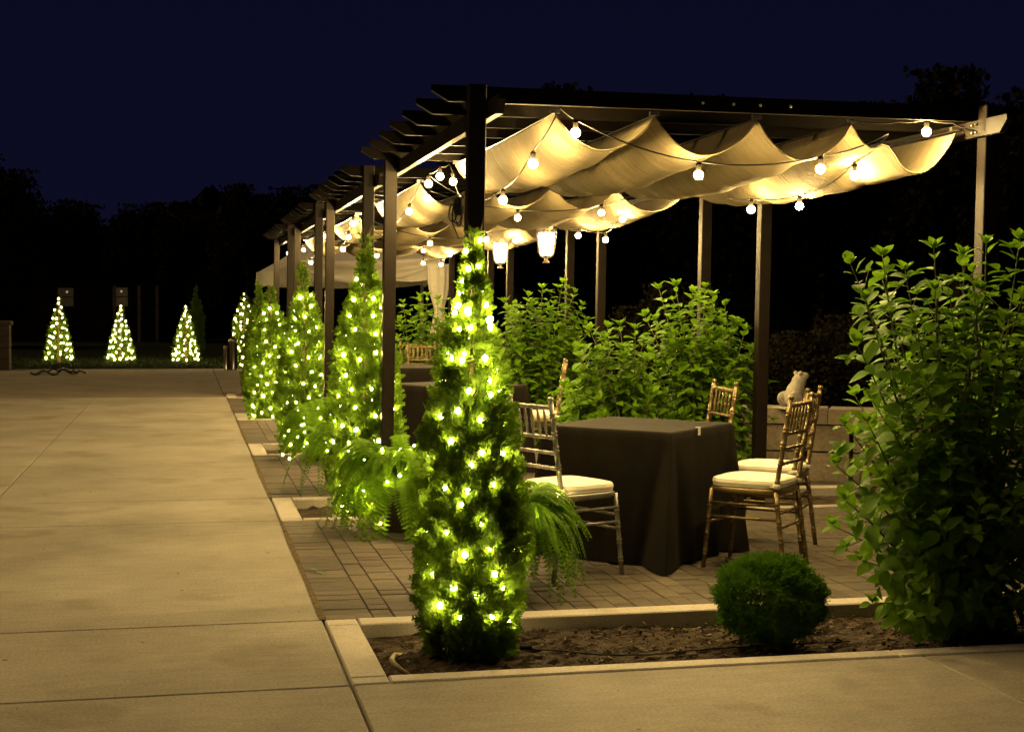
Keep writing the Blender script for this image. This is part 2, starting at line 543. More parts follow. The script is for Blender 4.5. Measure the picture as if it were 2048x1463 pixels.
for n in range(5):
    yo = P * n
    k = bpy.data.objects.new('planter_kerb', None)
    COL.objects.link(k)
    k['kind'] = 'structure'
    zt = 0.004 if n else 0.006
    near_w = 0.10 if n == 0 else 0.085
    xmax = 9.0 if n == 0 else (5.25 if n < 3 else 4.6)
    xsplit = [XI] + ([2.9, 5.0, 7.0] if n == 0 else [2.6, 4.2]) + [xmax]
    for a, b in zip(xsplit[:-1], xsplit[1:]):
        kerb_block(k, a, b, BED0 + yo, BED0 + yo + near_w, z1=zt)
        kerb_block(k, a, b, BED1 + yo - 0.135, BED1 + yo, z1=zt)
    kerb_block(k, XE, XI - 0.002, BED0 + yo, BED0 + yo + near_w, z1=zt - 0.003)
    kerb_block(k, XE, XI - 0.002, BED0 + yo + near_w, BED1 + yo - 0.12, z1=zt - 0.002)
    kerb_block(k, XE, XI - 0.002, BED1 + yo - 0.12, BED1 + yo, z1=zt - 0.003)
    # soil
    nx, ny = (260 if n == 0 else 90), (60 if n == 0 else 26)
    X = np.linspace(XI, xmax, nx); Y = np.linspace(BED0 + yo + near_w - 0.01, BED1 + yo - 0.13, ny)
    XX, YY = np.meshgrid(X, Y)
    rr = np.random.default_rng(20 + n)
    Z = -0.062 + 0.012 * fnoise(XX * 1.6, YY * 1.6, 3 + n) + 0.007 * fnoise(XX * 9, YY * 9, 5 + n) + 0.009 * rr.standard_normal(XX.shape) * (rr.random(XX.shape) < 0.5)
    Z += 0.03 * np.exp(-((XX - 1.15) ** 2 + (YY - 5.97 - yo) ** 2) / 0.09)
    Z = np.minimum(Z, -0.012)
    vs = np.stack([XX, YY, Z], -1).reshape(-1, 3)
    fs = [(i * nx + j, i * nx + j + 1, (i + 1) * nx + j + 1, (i + 1) * nx + j) for i in range(ny - 1) for j in range(nx - 1)]
    so = MB(); so.add(vs, fs)
    props(so.build('soil', M['soil'], smooth=False), kind='structure')

# loose clods and bark chips on the front bed
def tumble(N, r):
    a = r.standard_normal((N, 3)); b = r.standard_normal((N, 3))
    return frames(a, b)
r = np.random.default_rng(5)
N = 2200
pos = np.stack([r.uniform(XI + .02, 4.2, N), r.uniform(BED0 + .12, BED1 - .15, N), r.uniform(-.062, -.045, N)], -1)
oct_v = [(1, 0, 0), (-.8, .1, 0), (0, .9, .1), (0, -1, 0), (0, .1, .8), (.1, 0, -.7)]
oct_f = [(0, 2, 4), (2, 1, 4), (1, 3, 4), (3, 0, 4), (2, 0, 5), (1, 2, 5), (3, 1, 5), (0, 3, 5)]
props(link('soil_clods', scatter_mesh('soil_clods', oct_v, oct_f, pos, tumble(N, r), r.gamma(2.0, 0.0018, N) + .0015, M['soil'])), kind='stuff')
N = 420
pos = np.stack([r.uniform(XI + .02, 4.2, N), r.uniform(BED0 + .12, BED1 - .15, N), r.uniform(-.056, -.042, N)], -1)
chip = MB().box((-1, -.3, -.08), (1, .3, .08))
props(link('bark_chips', scatter_mesh('bark_chips', chip.v, chip.f, pos, frames(r.standard_normal((N, 3)) * [1, 1, .25], np.tile([0, 0, 1.0], (N, 1)) + .3 * r.standard_normal((N, 3))), r.uniform(.006, .016, N), M['chip'])), kind='stuff')

# ------------------------------------------------------------------ lawn and woodland behind
nx, ny = 60, 14
X = np.linspace(-45, 40, nx); Y = np.concatenate([np.linspace(32.41, 36, 7), np.linspace(38, 90, 7)])
XX, YY = np.meshgrid(X, Y)
Z = 0.0 + 0.07 * np.clip((YY - 32.4) / 1.5, 0, 1) + 0.02 * fnoise(XX, YY, 2)
Z[YY < 32.5] = -0.02
lw = MB(); lw.add(np.stack([XX, YY, Z], -1).reshape(-1, 3), [(i * nx + j, i * nx + j + 1, (i + 1) * nx + j + 1, (i + 1) * nx + j) for i in range(ny - 1) for j in range(nx - 1)])
props(lw.build('lawn', M['turf']), kind='structure')
N = 16000
pos = np.stack([r.uniform(-5.5, 2.0, N), 32.5 + 6 * r.random(N) ** 1.5, np.full(N, 0.05)], -1)
pos[:, 2] = 0.07 * np.clip((pos[:, 1] - 32.4) / 1.5, 0, 1) - .01
bl_v = [(0, -.05, 0), (0, .05, 0), (.55, .035, .05), (.55, -.035, .05), (1, 0, .22)]
bl_f = [(0, 1, 2, 3), (3, 2, 4)]
d = np.stack([r.standard_normal(N) * .4, r.standard_normal(N) * .4, np.ones(N)], -1)
props(link('grass', scatter_mesh('grass', bl_v, bl_f, pos, frames(d, r.standard_normal((N, 3))), r.uniform(.05, .11, N), M['grass'])), kind='stuff')

QV = [(-.5, -.32, 0), (.1, -.5, .08), (.62, 0, -.05), (.1, .5, .08), (-.5, .32, 0)]
QF = [(0, 1, 2, 3, 4)]
r = np.random.default_rng(41)
N = 26000
ang = r.uniform(-1.05, 1.15, N)
rad = r.uniform(58, 82, N)
hgt = 4.6 + 1.2 * np.sin(ang * 17) + .9 * np.sin(ang * 41 + 1)
pos = np.stack([np.sin(ang) * rad, np.cos(ang) * rad, hgt * r.random(N) ** 0.8], -1)
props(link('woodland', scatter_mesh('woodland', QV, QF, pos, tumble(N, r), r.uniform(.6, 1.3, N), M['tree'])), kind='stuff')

def crown_mesh(seed, N, rx, rz, leaf):
    r = np.random.default_rng(seed)
    K = 34
    c = r.standard_normal((K, 3)); c /= np.linalg.norm(c, axis=1, keepdims=True)
    c *= r.uniform(.35, .86, (K, 1))
    ks = r.integers(0, K, N)
    p = c[ks] + np.clip(r.standard_normal((N, 3)), -1.7, 1.7) * .15
    p = p * [rx, rx, rz]
    return scatter_mesh('crown', QV, QF, p, tumble(N, r), r.uniform(.6, 1.3, N) * leaf, M['tree'])
crowns = [crown_mesh(60 + i, 24000, 1.0, 1.0, 0.048) for i in range(3)]
trunk_me = MB().lathe((0, 0, 0), (0.03, 0.02, 1), [(0, .075), (.15, .055), (.6, .045), (1, .03)], 8).mesh('trunk', M['bark'], True)
TREES = [(-40, 300, 46, 0, 'broad dark tree at the edge of the walk, tallest beyond the lit cones'),
         (75, 368, 54, 1, 'dark rounded tree behind the first lit cone'),
         (165, 418, 58, 2, 'lower dark tree between the two dim windows'),
         (290, 406, 56, 0, 'dark leafy tree rising behind the second lit cone'),
         (400, 400, 52, 1, 'dark tree behind the third lit cone'),
         (500, 380, 50, 2, 'dark tree behind the marquee corner'),
         (600, 372, 55, 0, 'dark tree behind the farthest pergola'),
         (1140, 150, 42, 1, 'tall dark tree whose tip shows over the front pergola roof'),
         (1030, 200, 48, 2, 'dark tree hidden mostly behind the canvas shades'),
         (1290, 215, 44, 0, 'dark tree behind the hanging lanterns'),
         (1430, 205, 40, 2, 'dark tree behind the pergola back posts'),
         (1640, 190, 38, 1, 'dark tree above the outer pergola beam'),
         (1800, 205, 44, 0, 'dark tree behind the frog statue wall'),
         (1925, 148, 36, 2, 'tall dark tree over the pergola corner post'),
         (2060, 225, 34, 1, 'dark tree above the large hydrangea')]
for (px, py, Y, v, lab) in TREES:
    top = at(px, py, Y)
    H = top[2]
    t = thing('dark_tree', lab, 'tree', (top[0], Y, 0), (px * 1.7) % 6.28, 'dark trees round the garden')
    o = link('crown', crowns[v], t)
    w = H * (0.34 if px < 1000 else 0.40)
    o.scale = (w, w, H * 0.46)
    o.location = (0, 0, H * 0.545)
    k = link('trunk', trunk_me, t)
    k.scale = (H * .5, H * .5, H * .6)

for (x, y, w, h, v, lab) in ((6.6, 14.6, .8, 1.15, 0, 'dark garden shrub beyond the frog statue'), (7.9, 15.6, .9, 1.5, 1, 'taller dark garden shrub beyond the low wall'), (9.3, 16.5, 1.1, 1.25, 2, 'wide dark garden shrub behind the large hydrangea'), (6.3, 18.5, .9, 1.6, 2, 'dark upright shrub beyond the pergola back posts')):
    t = thing('garden_shrub', lab, 'shrub', (x, y, -.16), 0, 'dark garden shrubs beyond the wall')
    o = link('foliage', crowns[v], t); o.scale = (w, w, h * .62); o.location = (0, 0, h * .55)
    k = link('trunk', trunk_me, t); k.scale = (h * .5, h * .5, h * .6)

# low dark house with two dim windows
hx0, hx1 = at(-60, 600, 52)[0], at(325, 600, 52)[0]
ztop = at(130, 570, 52)[2]
hs = thing('garden_house', 'low dark house with two dimly lit windows behind the cones', 'house', ((hx0 + hx1) / 2, 52, 0))
hs_w = (hx1 - hx0) / 2
def wall_with_holes(x0, x1, z0, z1, y0, y1, holes):
    mb = MB()
    xs_ = sorted({x0, x1, *[h[0] for h in holes], *[h[1] for h in holes]})
    for a, b in zip(xs_[:-1], xs_[1:]):
        hh = [h for h in holes if h[0] <= a + 1e-6 and h[1] >= b - 1e-6]
        if not hh: mb.box((a, y0, z0), (b, y1, z1))
        else:
            mb.box((a, y0, z0), (b, y1, hh[0][2])); mb.box((a, y0, hh[0][3]), (b, y1, z1))
    return mb
wins = []
for px, (ya, yb) in ((131, (576, 612)), (240, (575, 612))):
    c = at(px, ya, 52); c2 = at(px, yb, 52)
    cx_ = c[0] - (hx0 + hx1) / 2
    wins.append((cx_ - .29, cx_ + .29, c2[2], c[2]))
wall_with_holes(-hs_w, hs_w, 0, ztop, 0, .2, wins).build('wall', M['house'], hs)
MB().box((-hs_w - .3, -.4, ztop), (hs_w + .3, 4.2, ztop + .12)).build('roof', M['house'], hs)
for i, wv in enumerate(wins):
    f = MB().box((wv[0], .03, wv[2]), (wv[0] + .03, .12, wv[3])).box((wv[1] - .03, .03, wv[2]), (wv[1], .12, wv[3])).box((wv[0] + .03, .03, (wv[2] + wv[3]) / 2 - .015), (wv[1] - .03, .1, (wv[2] + wv[3]) / 2 + .015)).build('window', M['house'], hs)
    MB().box((wv[0] + .03, .125, wv[2] + .0), (wv[1] - .03, .135, wv[3])).build('pane', M['pane'], f)
    lp = MB().lathe((wv[0] + .33, .11, wv[3] - .17), (wv[0] + .33, .11, wv[3] - .09), [(0, .01), (.2, .035), (.8, .035), (1, .01)], 8).build('lamp', M['lamp'], f)
for px in (229, 278, 314):
    xx = at(px, 640, 51.2)[0] - (hx0 + hx1) / 2
    MB().box((xx - .05, -.85, 0), (xx + .05, -.75, ztop - .002)).build('porch_post', M['stone'], hs)
MB().box((-hs_w + .5, -.3, 0.0), (-hs_w + .6, -.2, ztop - .002)).build('porch_post', M['stone'], hs)

# stone pillar, bins, cable heap at the far edge of the concrete
pp = at(1, 737, 32.2)
pl = thing('stone_pillar', 'grey stone gate pillar at the far edge of the concrete', 'pillar', (pp[0], 32.2, -.004))
ph = at(8, 641, 32.2)[2]
for k in range(4):
    MB().box((-.2 + .006 * (k % 2), -.2, ph * .92 * k / 4 + .003), (.2, .2 - .006 * (k % 2), ph * .92 * (k + 1) / 4 - .003), .012).build('stone', M['darkstone'], pl)
MB().box((-.24, -.24, ph * .92), (.24, .24, ph), .015).build('cap', M['darkstone'], pl)
for px, top, rr_, lab, nm in ((452, 692, .055, 'short steel ash bin beside the tall bin', 'ash_bin'), (466, 678, .10, 'tall steel litter bin at the end of the lit trees', 'litter_bin')):
    b0 = at(px, 737, 31.9); h = at(px, top, 31.9)[2]
    t = thing(nm, lab, 'bin', (b0[0], 31.9, -.004))
    MB().lathe((0, 0, 0), (0, 0, h), [(0, rr_), (.02, rr_ * .95), (.93, rr_ * .95), (.94, rr_ * 1.03), (1, rr_ * 1.0)], 16).build('body', M['steel'], t, True)
    for k in range(7 if rr_ > .07 else 4):
        a = -math.pi * (.08 + .84 * k / (6 if rr_ > .07 else 3))
        MB().box((-.006, -.004, h * .05), (.006, .004, h * .9)).build('slat', M['black'], t)
        o = t.children[-1] if t.children else None
    sl = [c for c in COL.objects if c.parent == t and c.name.startswith('slat')]
    for k, o in enumerate(sl):
        a = -math.pi * (.08 + .84 * k / max(1, len(sl) - 1))
        o.location = (math.cos(a) * rr_ * .97, math.sin(a) * rr_ * .97, 0)
        o.rotation_euler = (0, 0, a + math.pi / 2)
    MB().lathe((0, 0, h), (0, 0, h + .025), [(0, rr_ * .8), (1, rr_ * .55)], 16).build('lid', M['black'], t, True)
cb = MB()
pts = []
for k in range(70):
    u = k / 69
    q = atz(62 + 108 * u, 746 + 4 * math.sin(u * 19) - (5 if .5 < u < .8 else 0) * abs(math.sin(u * 30)))
    pts.append((q[0], q[1], .012 + .05 * max(0, math.sin(u * 11)) * u))
cb.tube(pts, .02, 6)
pts = [(atz(75 + 80 * k / 30, 749 - 5 * math.sin(k / 9))[0], atz(75 + 80 * k / 30, 749 - 5 * math.sin(k / 9))[1], .03 + .04 * math.sin(k * .4) ** 2) for k in range(31)]
cb.tube(pts, .018, 6)
props(cb.build('cable_heap', M['black'], smooth=True), 'heap of black cable lying on the concrete by a lit cone', 'cable')

# ------------------------------------------------------------------ white marquee at the end
def corner(px, py, z):
    d = ray(px, py); t = (z - CAM_H) / d[2]
    return np.array([0, 0, CAM_H]) + d * t
EZ = 2.22
A_ = np.array([4.28, 24.3]); B_ = np.array([1.75, 36.6])
nrm = np.array([B_[1] - A_[1], -(B_[0] - A_[0])]); nrm /= np.linalg.norm(nrm)
E_ = np.array([2.02, 27.2]); D_ = np.array([5.5, 34.0])
tn = thing('marquee', 'white pointed marquee tent with tied corner curtain beyond the pergolas', 'tent', (A_[0], A_[1], 0))
def L(p, z): return (p[0] - A_[0], p[1] - A_[1], z)
cen = (A_ + B_ + E_ + D_) / 4
rf = MB()
cs = [A_, E_, B_, D_]
for i in range(4):
    a, b = cs[i], cs[(i + 1) % 4]
    n_ = 16
    vs, fs = [], []
    for k in range(n_ + 1):
        for m_ in range(9):
            u, v = k / n_, m_ / 8
            e = a * (1 - u) + b * u
            q = e * (1 - v) + cen * v
            z = EZ + 1.25 * v - .10 * math.sin(math.pi * v) - .05 * math.sin(math.pi * u) * (1 - v)
            vs.append(L(q, z))
    for k in range(n_):
        for m_ in range(8):
            fs.append((k * 9 + m_, (k + 1) * 9 + m_, (k + 1) * 9 + m_ + 1, k * 9 + m_ + 1))
    rf.add(vs, fs)
rf.build('roof', M['tent'], tn, True)
for i in range(4):
    a, b = cs[i], cs[(i + 1) % 4]
    vs, fs = [], []
    n_ = 48
    for k in range(n_ + 1):
        u = k / n_
        e = a * (1 - u) + b * u
        sw = .05 * abs(math.sin(u * math.pi * 3))
        top = EZ - .05 * math.sin(math.pi * u)
        for m_ in range(4):
            q = e + (e - cen) * (.004 * math.sin(k * 1.9) * m_ / 3)
            vs.append(L(q, top - (.30 + sw) * m_ / 3))
    for k in range(n_):
        for m_ in range(3):
            fs.append((k * 4 + m_, k * 4 + m_ + 1, (k + 1) * 4 + m_ + 1, (k + 1) * 4 + m_))
    vb = MB(); vb.add(vs, fs); vb.build('valance', M['tent'], tn, True)
# swag of cloth along the near side
vs, fs = [], []
s0, s1 = A_, E_
for k in range(31):
    u = k / 30
    e = s0 * (1 - u) + s1 * u - nrm * .05
    for m_ in range(9):
        v = m_ / 8
        drop = (.10 + .30 * math.sin(math.pi * u) ** .8) * v
        q = e - nrm * .06 * math.sin(v * 9)
        vs.append(L(q, EZ + .04 - drop - .04 * math.sin(math.pi * u)))
for k in range(30):
    for m_ in range(8):
        fs.append((k * 9 + m_, k * 9 + m_ + 1, (k + 1) * 9 + m_ + 1, (k + 1) * 9 + m_))
sb = MB(); sb.add(vs, fs); sb.build('swag', M['tent'], tn, True)
for q in cs:
    MB().box(tuple(np.array(L(q, 0)) - [.03, .03, 0]), tuple(np.array(L(q, EZ)) + [.03, .03, 0])).build('pole', M['white'], tn)
def curtain(q):
    cu = MB(); vs, fs = [], []
    S = 40
    prof = [(EZ - .08, .19, .10), (2.0, .19, .11), (1.8, .18, .10), (1.6, .14, .08), (1.42, .09, .06), (1.32, .075, .055), (1.2, .10, .07), (.9, .15, .09), (.4, .17, .10), (.02, .18, .11)]
    for z, rx, ry in prof:
        for k in range(S):
            a = 2 * math.pi * k / S
            w = 1 + .13 * math.sin(a * 9)
            vs.append((L(q, z)[0] - .05 + rx * w * math.cos(a), L(q, z)[1] + ry * w * math.sin(a), z))
    for i in range(len(prof) - 1):
        for k in range(S):
            fs.append((i * S + k, i * S + (k + 1) % S, (i + 1) * S + (k + 1) % S, (i + 1) * S + k))
    cu.add(vs, fs); cu.build('curtain', M['tent'], tn, True)
curtain(A_)

# ------------------------------------------------------------------ pergolas
def rafter(mb, x0, x1, y, z0=2.437, h=0.078, w=0.038):
    poly = [(x0 + .085, z0), (x1 - .085, z0), (x1, z0 + .05), (x1, z0 + h), (x0, z0 + h), (x0, z0 + .05)]
    return mb.prism(poly, y - w / 2, y + w / 2, 1)

def post_mesh():
    w = .0425
    mb = MB(); c = .004
    pr = [(-w + c, -w), (w - c, -w), (w, -w + c), (w, w - c), (w - c, w), (-w + c, w), (-w, w - c), (-w, -w + c)]
    lean = -0.0105 * 2.5
    vs = [(x + lean, y, -0.12) for x, y in pr] + [(x, y, 2.512) for x, y in pr]
    fs = [tuple(range(8))[::-1], tuple(range(8, 16))] + [(i, (i + 1) % 8, 8 + (i + 1) % 8, 8 + i) for i in range(8)]
    return mb.add(vs, fs).mesh('post', M['wood'])
post_me = post_mesh()
bolt_me = MB().lathe((0, 0, 0), (-.012, 0, 0), [(0, .0075), (.6, .0075), (1, .004)], 8).mesh('bolt', M['steel'], True)
def beam_mesh():
    z0, z1 = 2.348, 2.434
    poly = [(-.30, z1), (-.30, z1 - .025), (-.235, z0), (3.235, z0), (3.30, z1 - .025), (3.30, z1)]
    return MB().prism(poly[::-1], -.019, .019, 0).mesh('beam', M['wood'])
beam_me = beam_mesh()
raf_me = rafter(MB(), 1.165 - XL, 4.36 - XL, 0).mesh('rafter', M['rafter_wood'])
PL = ['front pergola, dark brown timber with seven rafters and tan shade', 'second dark brown pergola from the front of the row', 'third dark brown pergola behind the second lit tree', 'farthest dark brown pergola next to the white marquee']
for n in range(4):
    yo = P * n
    t = thing('pergola', PL[n], 'pergola', (XL, AY + yo, 0), 0, 'pergolas in a row along the walk')
    for x, y in ((0, 0), (XR - XL, 0), (0, BY - AY), (XR - XL, BY - AY)):
        o = link('post', post_me, t); o.location = (x, y, 0)
    for x in (.0635, XR - XL - .0635):
        o = link('beam', beam_me, t); o.location = (x, 0, 0)
        for dy in (-.02, .02):
            for dz in (2.372, 2.412):
                for yy in (0, BY - AY):
                    q = link('bolt', bolt_me, t); q.location = (x - .019, yy + dy, dz)
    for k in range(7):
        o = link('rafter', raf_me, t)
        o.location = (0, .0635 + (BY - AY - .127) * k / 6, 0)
    for k in (.52, .60, .67, .75):
        q = link('bolt', bolt_me, t); q.location = (.1 + k * (XR - XL) * .75, .044, 2.476); q.rotation_euler = (0, 0, math.pi / 2)

# canvas shades
XP = [1.795, 2.317, 2.87, 3.394, 4.0]
def canopy(n):
    yo = P * n
    r = random.Random(80 + n)
    peaks = [2.405, 2.412, 2.414, 2.409, 2.39]
    sag0 = [.185 + r.uniform(-.02, .02) for _ in range(4)]
    U, V = 16, 56
    y0, y1 = 6.985 + yo, 9.70 + yo
    ph = [r.uniform(0, 6.28) for _ in range(12)]
    vs, fs = [], []
    nx = 4 * U + 1
    for j in range(V + 1):
        v = j / V
        y = y0 + (y1 - y0) * v
        for i in range(nx):
            b = min(i // U, 3); u = (i - b * U) / U
            x = XP[b] + (XP[b + 1] - XP[b]) * u
            pz = peaks[b] * (1 - u) + peaks[b + 1] * u
            s = 4 * u * (1 - u)
            s = s ** 0.86
            mid = 1 + .30 * math.sin(math.pi * v) + .10 * v
            z = pz - sag0[b] * s * mid
            if b == 3 and n in (0, 2):                        # the end bay is tied up once at the front edge
                kx = math.exp(-((u - .36) / .13) ** 2) * math.exp(-(v / .28) ** 2)
                z += .105 * kx
                z -= .05 * math.exp(-((u - .75) / .2) ** 2) * math.exp(-(v / .3) ** 2)
            z -= .012 * math.sin(math.pi * v)                  # ridges dip between rafters too
            rip = s * (.005 * math.sin(v * 44 + ph[b] + 1.2 * u) + .0035 * math.sin(v * 71 + ph[b + 4] - 2 * u) + .005 * math.sin(v * 23 + ph[b + 8]))
            z += rip
            edge = .05 * math.sin(math.pi * u) ** 2
            yy = y + edge * (1 - v) * .8 - edge * v * .8
            vs.append((x, yy, z))
    for j in range(V):
        for i in range(nx - 1):
            a = j * nx + i
            fs.append((a, a + 1, a + nx + 1, a + nx))
    t = thing('shade_canopy', ['tan canvas shade in four sagging bays under the front pergola', 'tan canvas shade under the second pergola', 'tan canvas shade under the third pergola', 'tan canvas shade under the farthest pergola'][n], 'canopy', (0, 0, 0), 0, 'canvas shades under the pergolas')
    mb = MB(); mb.add(vs, fs)
    mb.build('fabric', M['canvas'], t, True)
    MB().tube([vs[i] for i in range(nx)], .005, 6).build('hem', M['canvas'], t, True)
    MB().tube([vs[V * nx + i] for i in range(nx)], .005, 6).build('hem', M['canvas'], t, True)
    wr = MB()
    for k, x in enumerate(XP):
        wr.tube([(x, y0 - .01, peaks[k] + .004), (x, (y0 + y1) / 2, peaks[k] - .006), (x, y1 + .02, peaks[k] + .004)], .003, 5)
        for yy in (y0 + .02, y1 - .02):
            wr.box((x - .02, yy - .012, peaks[k] + .003), (x + .03, yy + .012, peaks[k] + .022))
    wr.build('support_wire', M['steel'], t)
for n in range(4): canopy(n)

# ------------------------------------------------------------------ festoon strings with globe bulbs
def ico(rad, sub):
    bm = bmesh.new()
    bmesh.ops.create_icosphere(bm, subdivisions=sub, radius=rad)
    me = bpy.data.meshes.new('bulb')
    bm.to_mesh(me); bm.free()
    me.polygons.foreach_set('use_smooth', [True] * len(me.polygons))
    return me
globe_me = ico(.0235, 3); globe_me.materials.append(M['bulb'])
socket_me = MB().lathe((0, 0, .018), (0, 0, .062), [(0, .0125), (.7, .0135), (.75, .016), (1, .010)], 10).mesh('socket', M['socket'], True)

def bezier_sag(a, b, sag, n=10):
    a, b = Vector(a), Vector(b)
    return [a.lerp(b, k / n) - Vector((0, 0, sag * 4 * (k / n) * (1 - k / n))) for k in range(n + 1)]

def strand(points, label, off, group, rnd):
    """points: (pos, is_bulb). the cable passes above each bulb"""
    t = thing('festoon_string', label, 'string lights', (0, 0, 0), 0, group)
    path = []
    P_ = []
    for p, isb in points:
        q = Vector(p) + Vector((0, off, 0)) + Vector((rnd.uniform(-1, 1), rnd.uniform(-1, 1), rnd.uniform(-1, 1) * .6)) * (.05 if off else 0)
        if isb:
            o = link('bulb', globe_me, t); o.location = q
            s = link('socket', socket_me, o)
            q = q + Vector((0, 0, .066))
        P_.append(q)
    for a, b in zip(P_[:-1], P_[1:]):
        path += bezier_sag(a, b, min(.05, .045 * (a - b).length), 8)[(1 if path else 0):]
    MB().tube(path, .0042, 6).build('cable', M['black'], t, True)
    return t

def Bp(x, y, Y): return (tuple(at(x, y, Y)), True)
def Tp(x, y, Y): return (tuple(at(x, y, Y)), False)
S_A = [Tp(1118, 214, 6.98), Bp(1151, 266, 7.0), Bp(1397, 350, 7.0), Bp(1641, 338, 7.0), Tp(1776, 268, 7.0), Bp(1709, 351, 7.4), Bp(1599, 412, 8.2), Bp(1502, 419, 8.5), Bp(1417, 385, 9.85), Tp(1412, 372, 10.0)]
S_B = [Tp(1113, 230, 6.97), Bp(1066, 327, 7.25), Bp(1006, 400, 8.0), Tp(945, 398, 8.8), Bp(857, 368, 9.25), Bp(880, 353, 9.5), Tp(899, 328, 9.7), Bp(906, 363, 9.55), Tp(927, 394, 7.0)]
S_C = [Tp(1700, 240, 6.98), Tp(1800, 244, 6.98), Bp(1853, 264, 6.98), Tp(1905, 246, 6.9), Tp(1950, 262, 6.82)]
ORD = ['front', 'second', 'third', 'farthest']
rnd = random.Random(3)
for n in range(4):
    for pts, what in ((S_A, 'along the outer canvas edge'), (S_B, 'by the walk-side posts'), (S_C, 'at the outer corner beam')):
        strand(pts, 'warm globe bulbs on black cord %s, %s pergola' % (what, ORD[n]), P * n, 'festoon strings in the pergolas', rnd)

# coil of plugs and cord on the front post
t = thing('plug_coil', 'coil of black plugs and cord tied to the front pergola post', 'cable', (0, 0, 0))
c0 = at(925, 408, 6.83) - np.array([.02, 0, 0])
mb = MB()
mb.lathe(c0 + [0.0, 0, .035], c0 + [.004, .01, -.055], [(0, .010), (.15, .022), (.5, .03), (.85, .024), (1, .012)], 8)
mb.build('plug', M['black'], t, True)
mb = MB()
for (dx, w, h) in ((-.01, .022, .05), (-.03, .018, .042), (.0, .014, .06)):
    mb.tube([tuple(c0 + [dx + w * math.cos(a), -.012 + .01 * math.sin(2 * a), -.045 + h * math.sin(a)]) for a in np.linspace(0, 6.28, 17)], .0032, 5)
mb.tube([tuple(c0 + [-.028, 0, -.02]), tuple(c0 + [-.03, 0, -.09]), tuple(c0 + [-.018, -.1, -.17]), tuple(at(916, 478, 6.25))], .003, 5)
mb.build('cord', M['black'], t, True)
# loose cord hanging by the outer front post
ov = MB().tube([tuple(at(1979, 272 + 225 * k / 14, 6.85) + np.array([.006 * math.sin(k), 0, 0])) for k in range(15)], .003, 5)
props(ov.build('pull_rope', M['black'], smooth=True), 'thin rope hanging down beside the outer front pergola post', 'rope')

# ------------------------------------------------------------------ lanterns
def lantern(x, ytop, ybot, Y, label):
    top = at(x, ytop, Y); bot = at(x, ybot, Y)
    H = top[2] - bot[2]
    R = H * .29
    t = thing('hanging_lantern', label, 'lantern', (top[0], Y, bot[2]), 0, 'hanging lanterns')
    MB().lathe((0, 0, H * .22), (0, 0, H * .90), [(0, R * .55), (.12, R * .66), (.85, R * .86), (1, R * .80)], 16).build('glass', M['lantern'], t, True)
    fr = MB()
    for k in range(6):
        a = math.pi * 2 * k / 6
        c, s = math.cos(a), math.sin(a)
        fr.tube([(c * R * .2, s * R * .2, H * .14), (c * R * .62, s * R * .62, H * .2), (c * R * .82, s * R * .82, H * .32), (c * R * 1.03, s * R * 1.03, H * .82), (c * R * 1.08, s * R * 1.08, H * .9), (c * R * .7, s * R * .7, H * 1.0), (0, 0, H * 1.06)], R * .045, 5)
    for z, rr in ((.9, 1.03), (.24, .70)):
        fr.tube([(math.cos(a) * R * rr, math.sin(a) * R * rr, H * z) for a in np.linspace(0, 6.283, 25)[:-1]], R * .055, 5, closed=True)
    fr.build('frame', M['iron'], t, True)
    for k in range(6):
        a = math.pi * 2 * (k + .5) / 6
        MB().tube([(math.cos(b) * R * .2 + math.cos(a) * R * .86, math.sin(a) * R * .86, H * .97 + math.sin(b) * H * .045) for b in np.linspace(0, 6.283, 11)[:-1]], R * .03, 4, closed=True).build('scroll', M['iron'], t, True)
    MB().lathe((0, 0, 0), (0, 0, H * .15), [(0, R * .38), (.25, R * .34), (.6, R * .16), (1, R * .2)], 12).build('finial', M['iron'], t, True)
    MB().tube([(0, 0, H * 1.05), (0, 0, 2.43 - bot[2])], .004, 5).build('chain', M['black'], t, True)
lantern(1093, 458, 526, 12.6, 'glowing white metal lantern hung in the second pergola')
lantern(1001, 480, 537, 16.3, 'glowing white metal lantern hung in the third pergola')

# ------------------------------------------------------------------ arborvitae
def spray_template(pairs=4):
    vs, fs = [], []
    def dia(p, d, l, w):
        n = (-d[1], d[0])
        b = len(vs)
        z = lambda q: -.18 * (q[0] ** 2) + .05 * q[1]
        for q in ((p[0], p[1]), (p[0] + d[0] * l * .55 + n[0] * w, p[1] + d[1] * l * .55 + n[1] * w), (p[0] + d[0] * l, p[1] + d[1] * l), (p[0] + d[0] * l * .55 - n[0] * w, p[1] + d[1] * l * .55 - n[1] * w)):
            vs.append((q[0], q[1], z(q)))
        fs.append((b, b + 1, b + 2, b + 3))
    dia((0, 0), (1, 0), 1.0, .06)
    for k in range(pairs):
        x = .12 + .62 * k / max(1, pairs - 1)
        l = (.52 - .28 * k / max(1, pairs - 1))
        for s in (1, -1):
            a = .75 * s
            dia((x, 0), (math.cos(a), math.sin(a)), l, .062)
    return vs, fs
SPV, SPF = spray_template(4)
SPV2, SPF2 = spray_template(2)

def profile(prof):
    zs = np.array([p[0] for p in prof]); rs = np.array([p[1] for p in prof])
    return lambda z: np.interp(z, zs, rs)

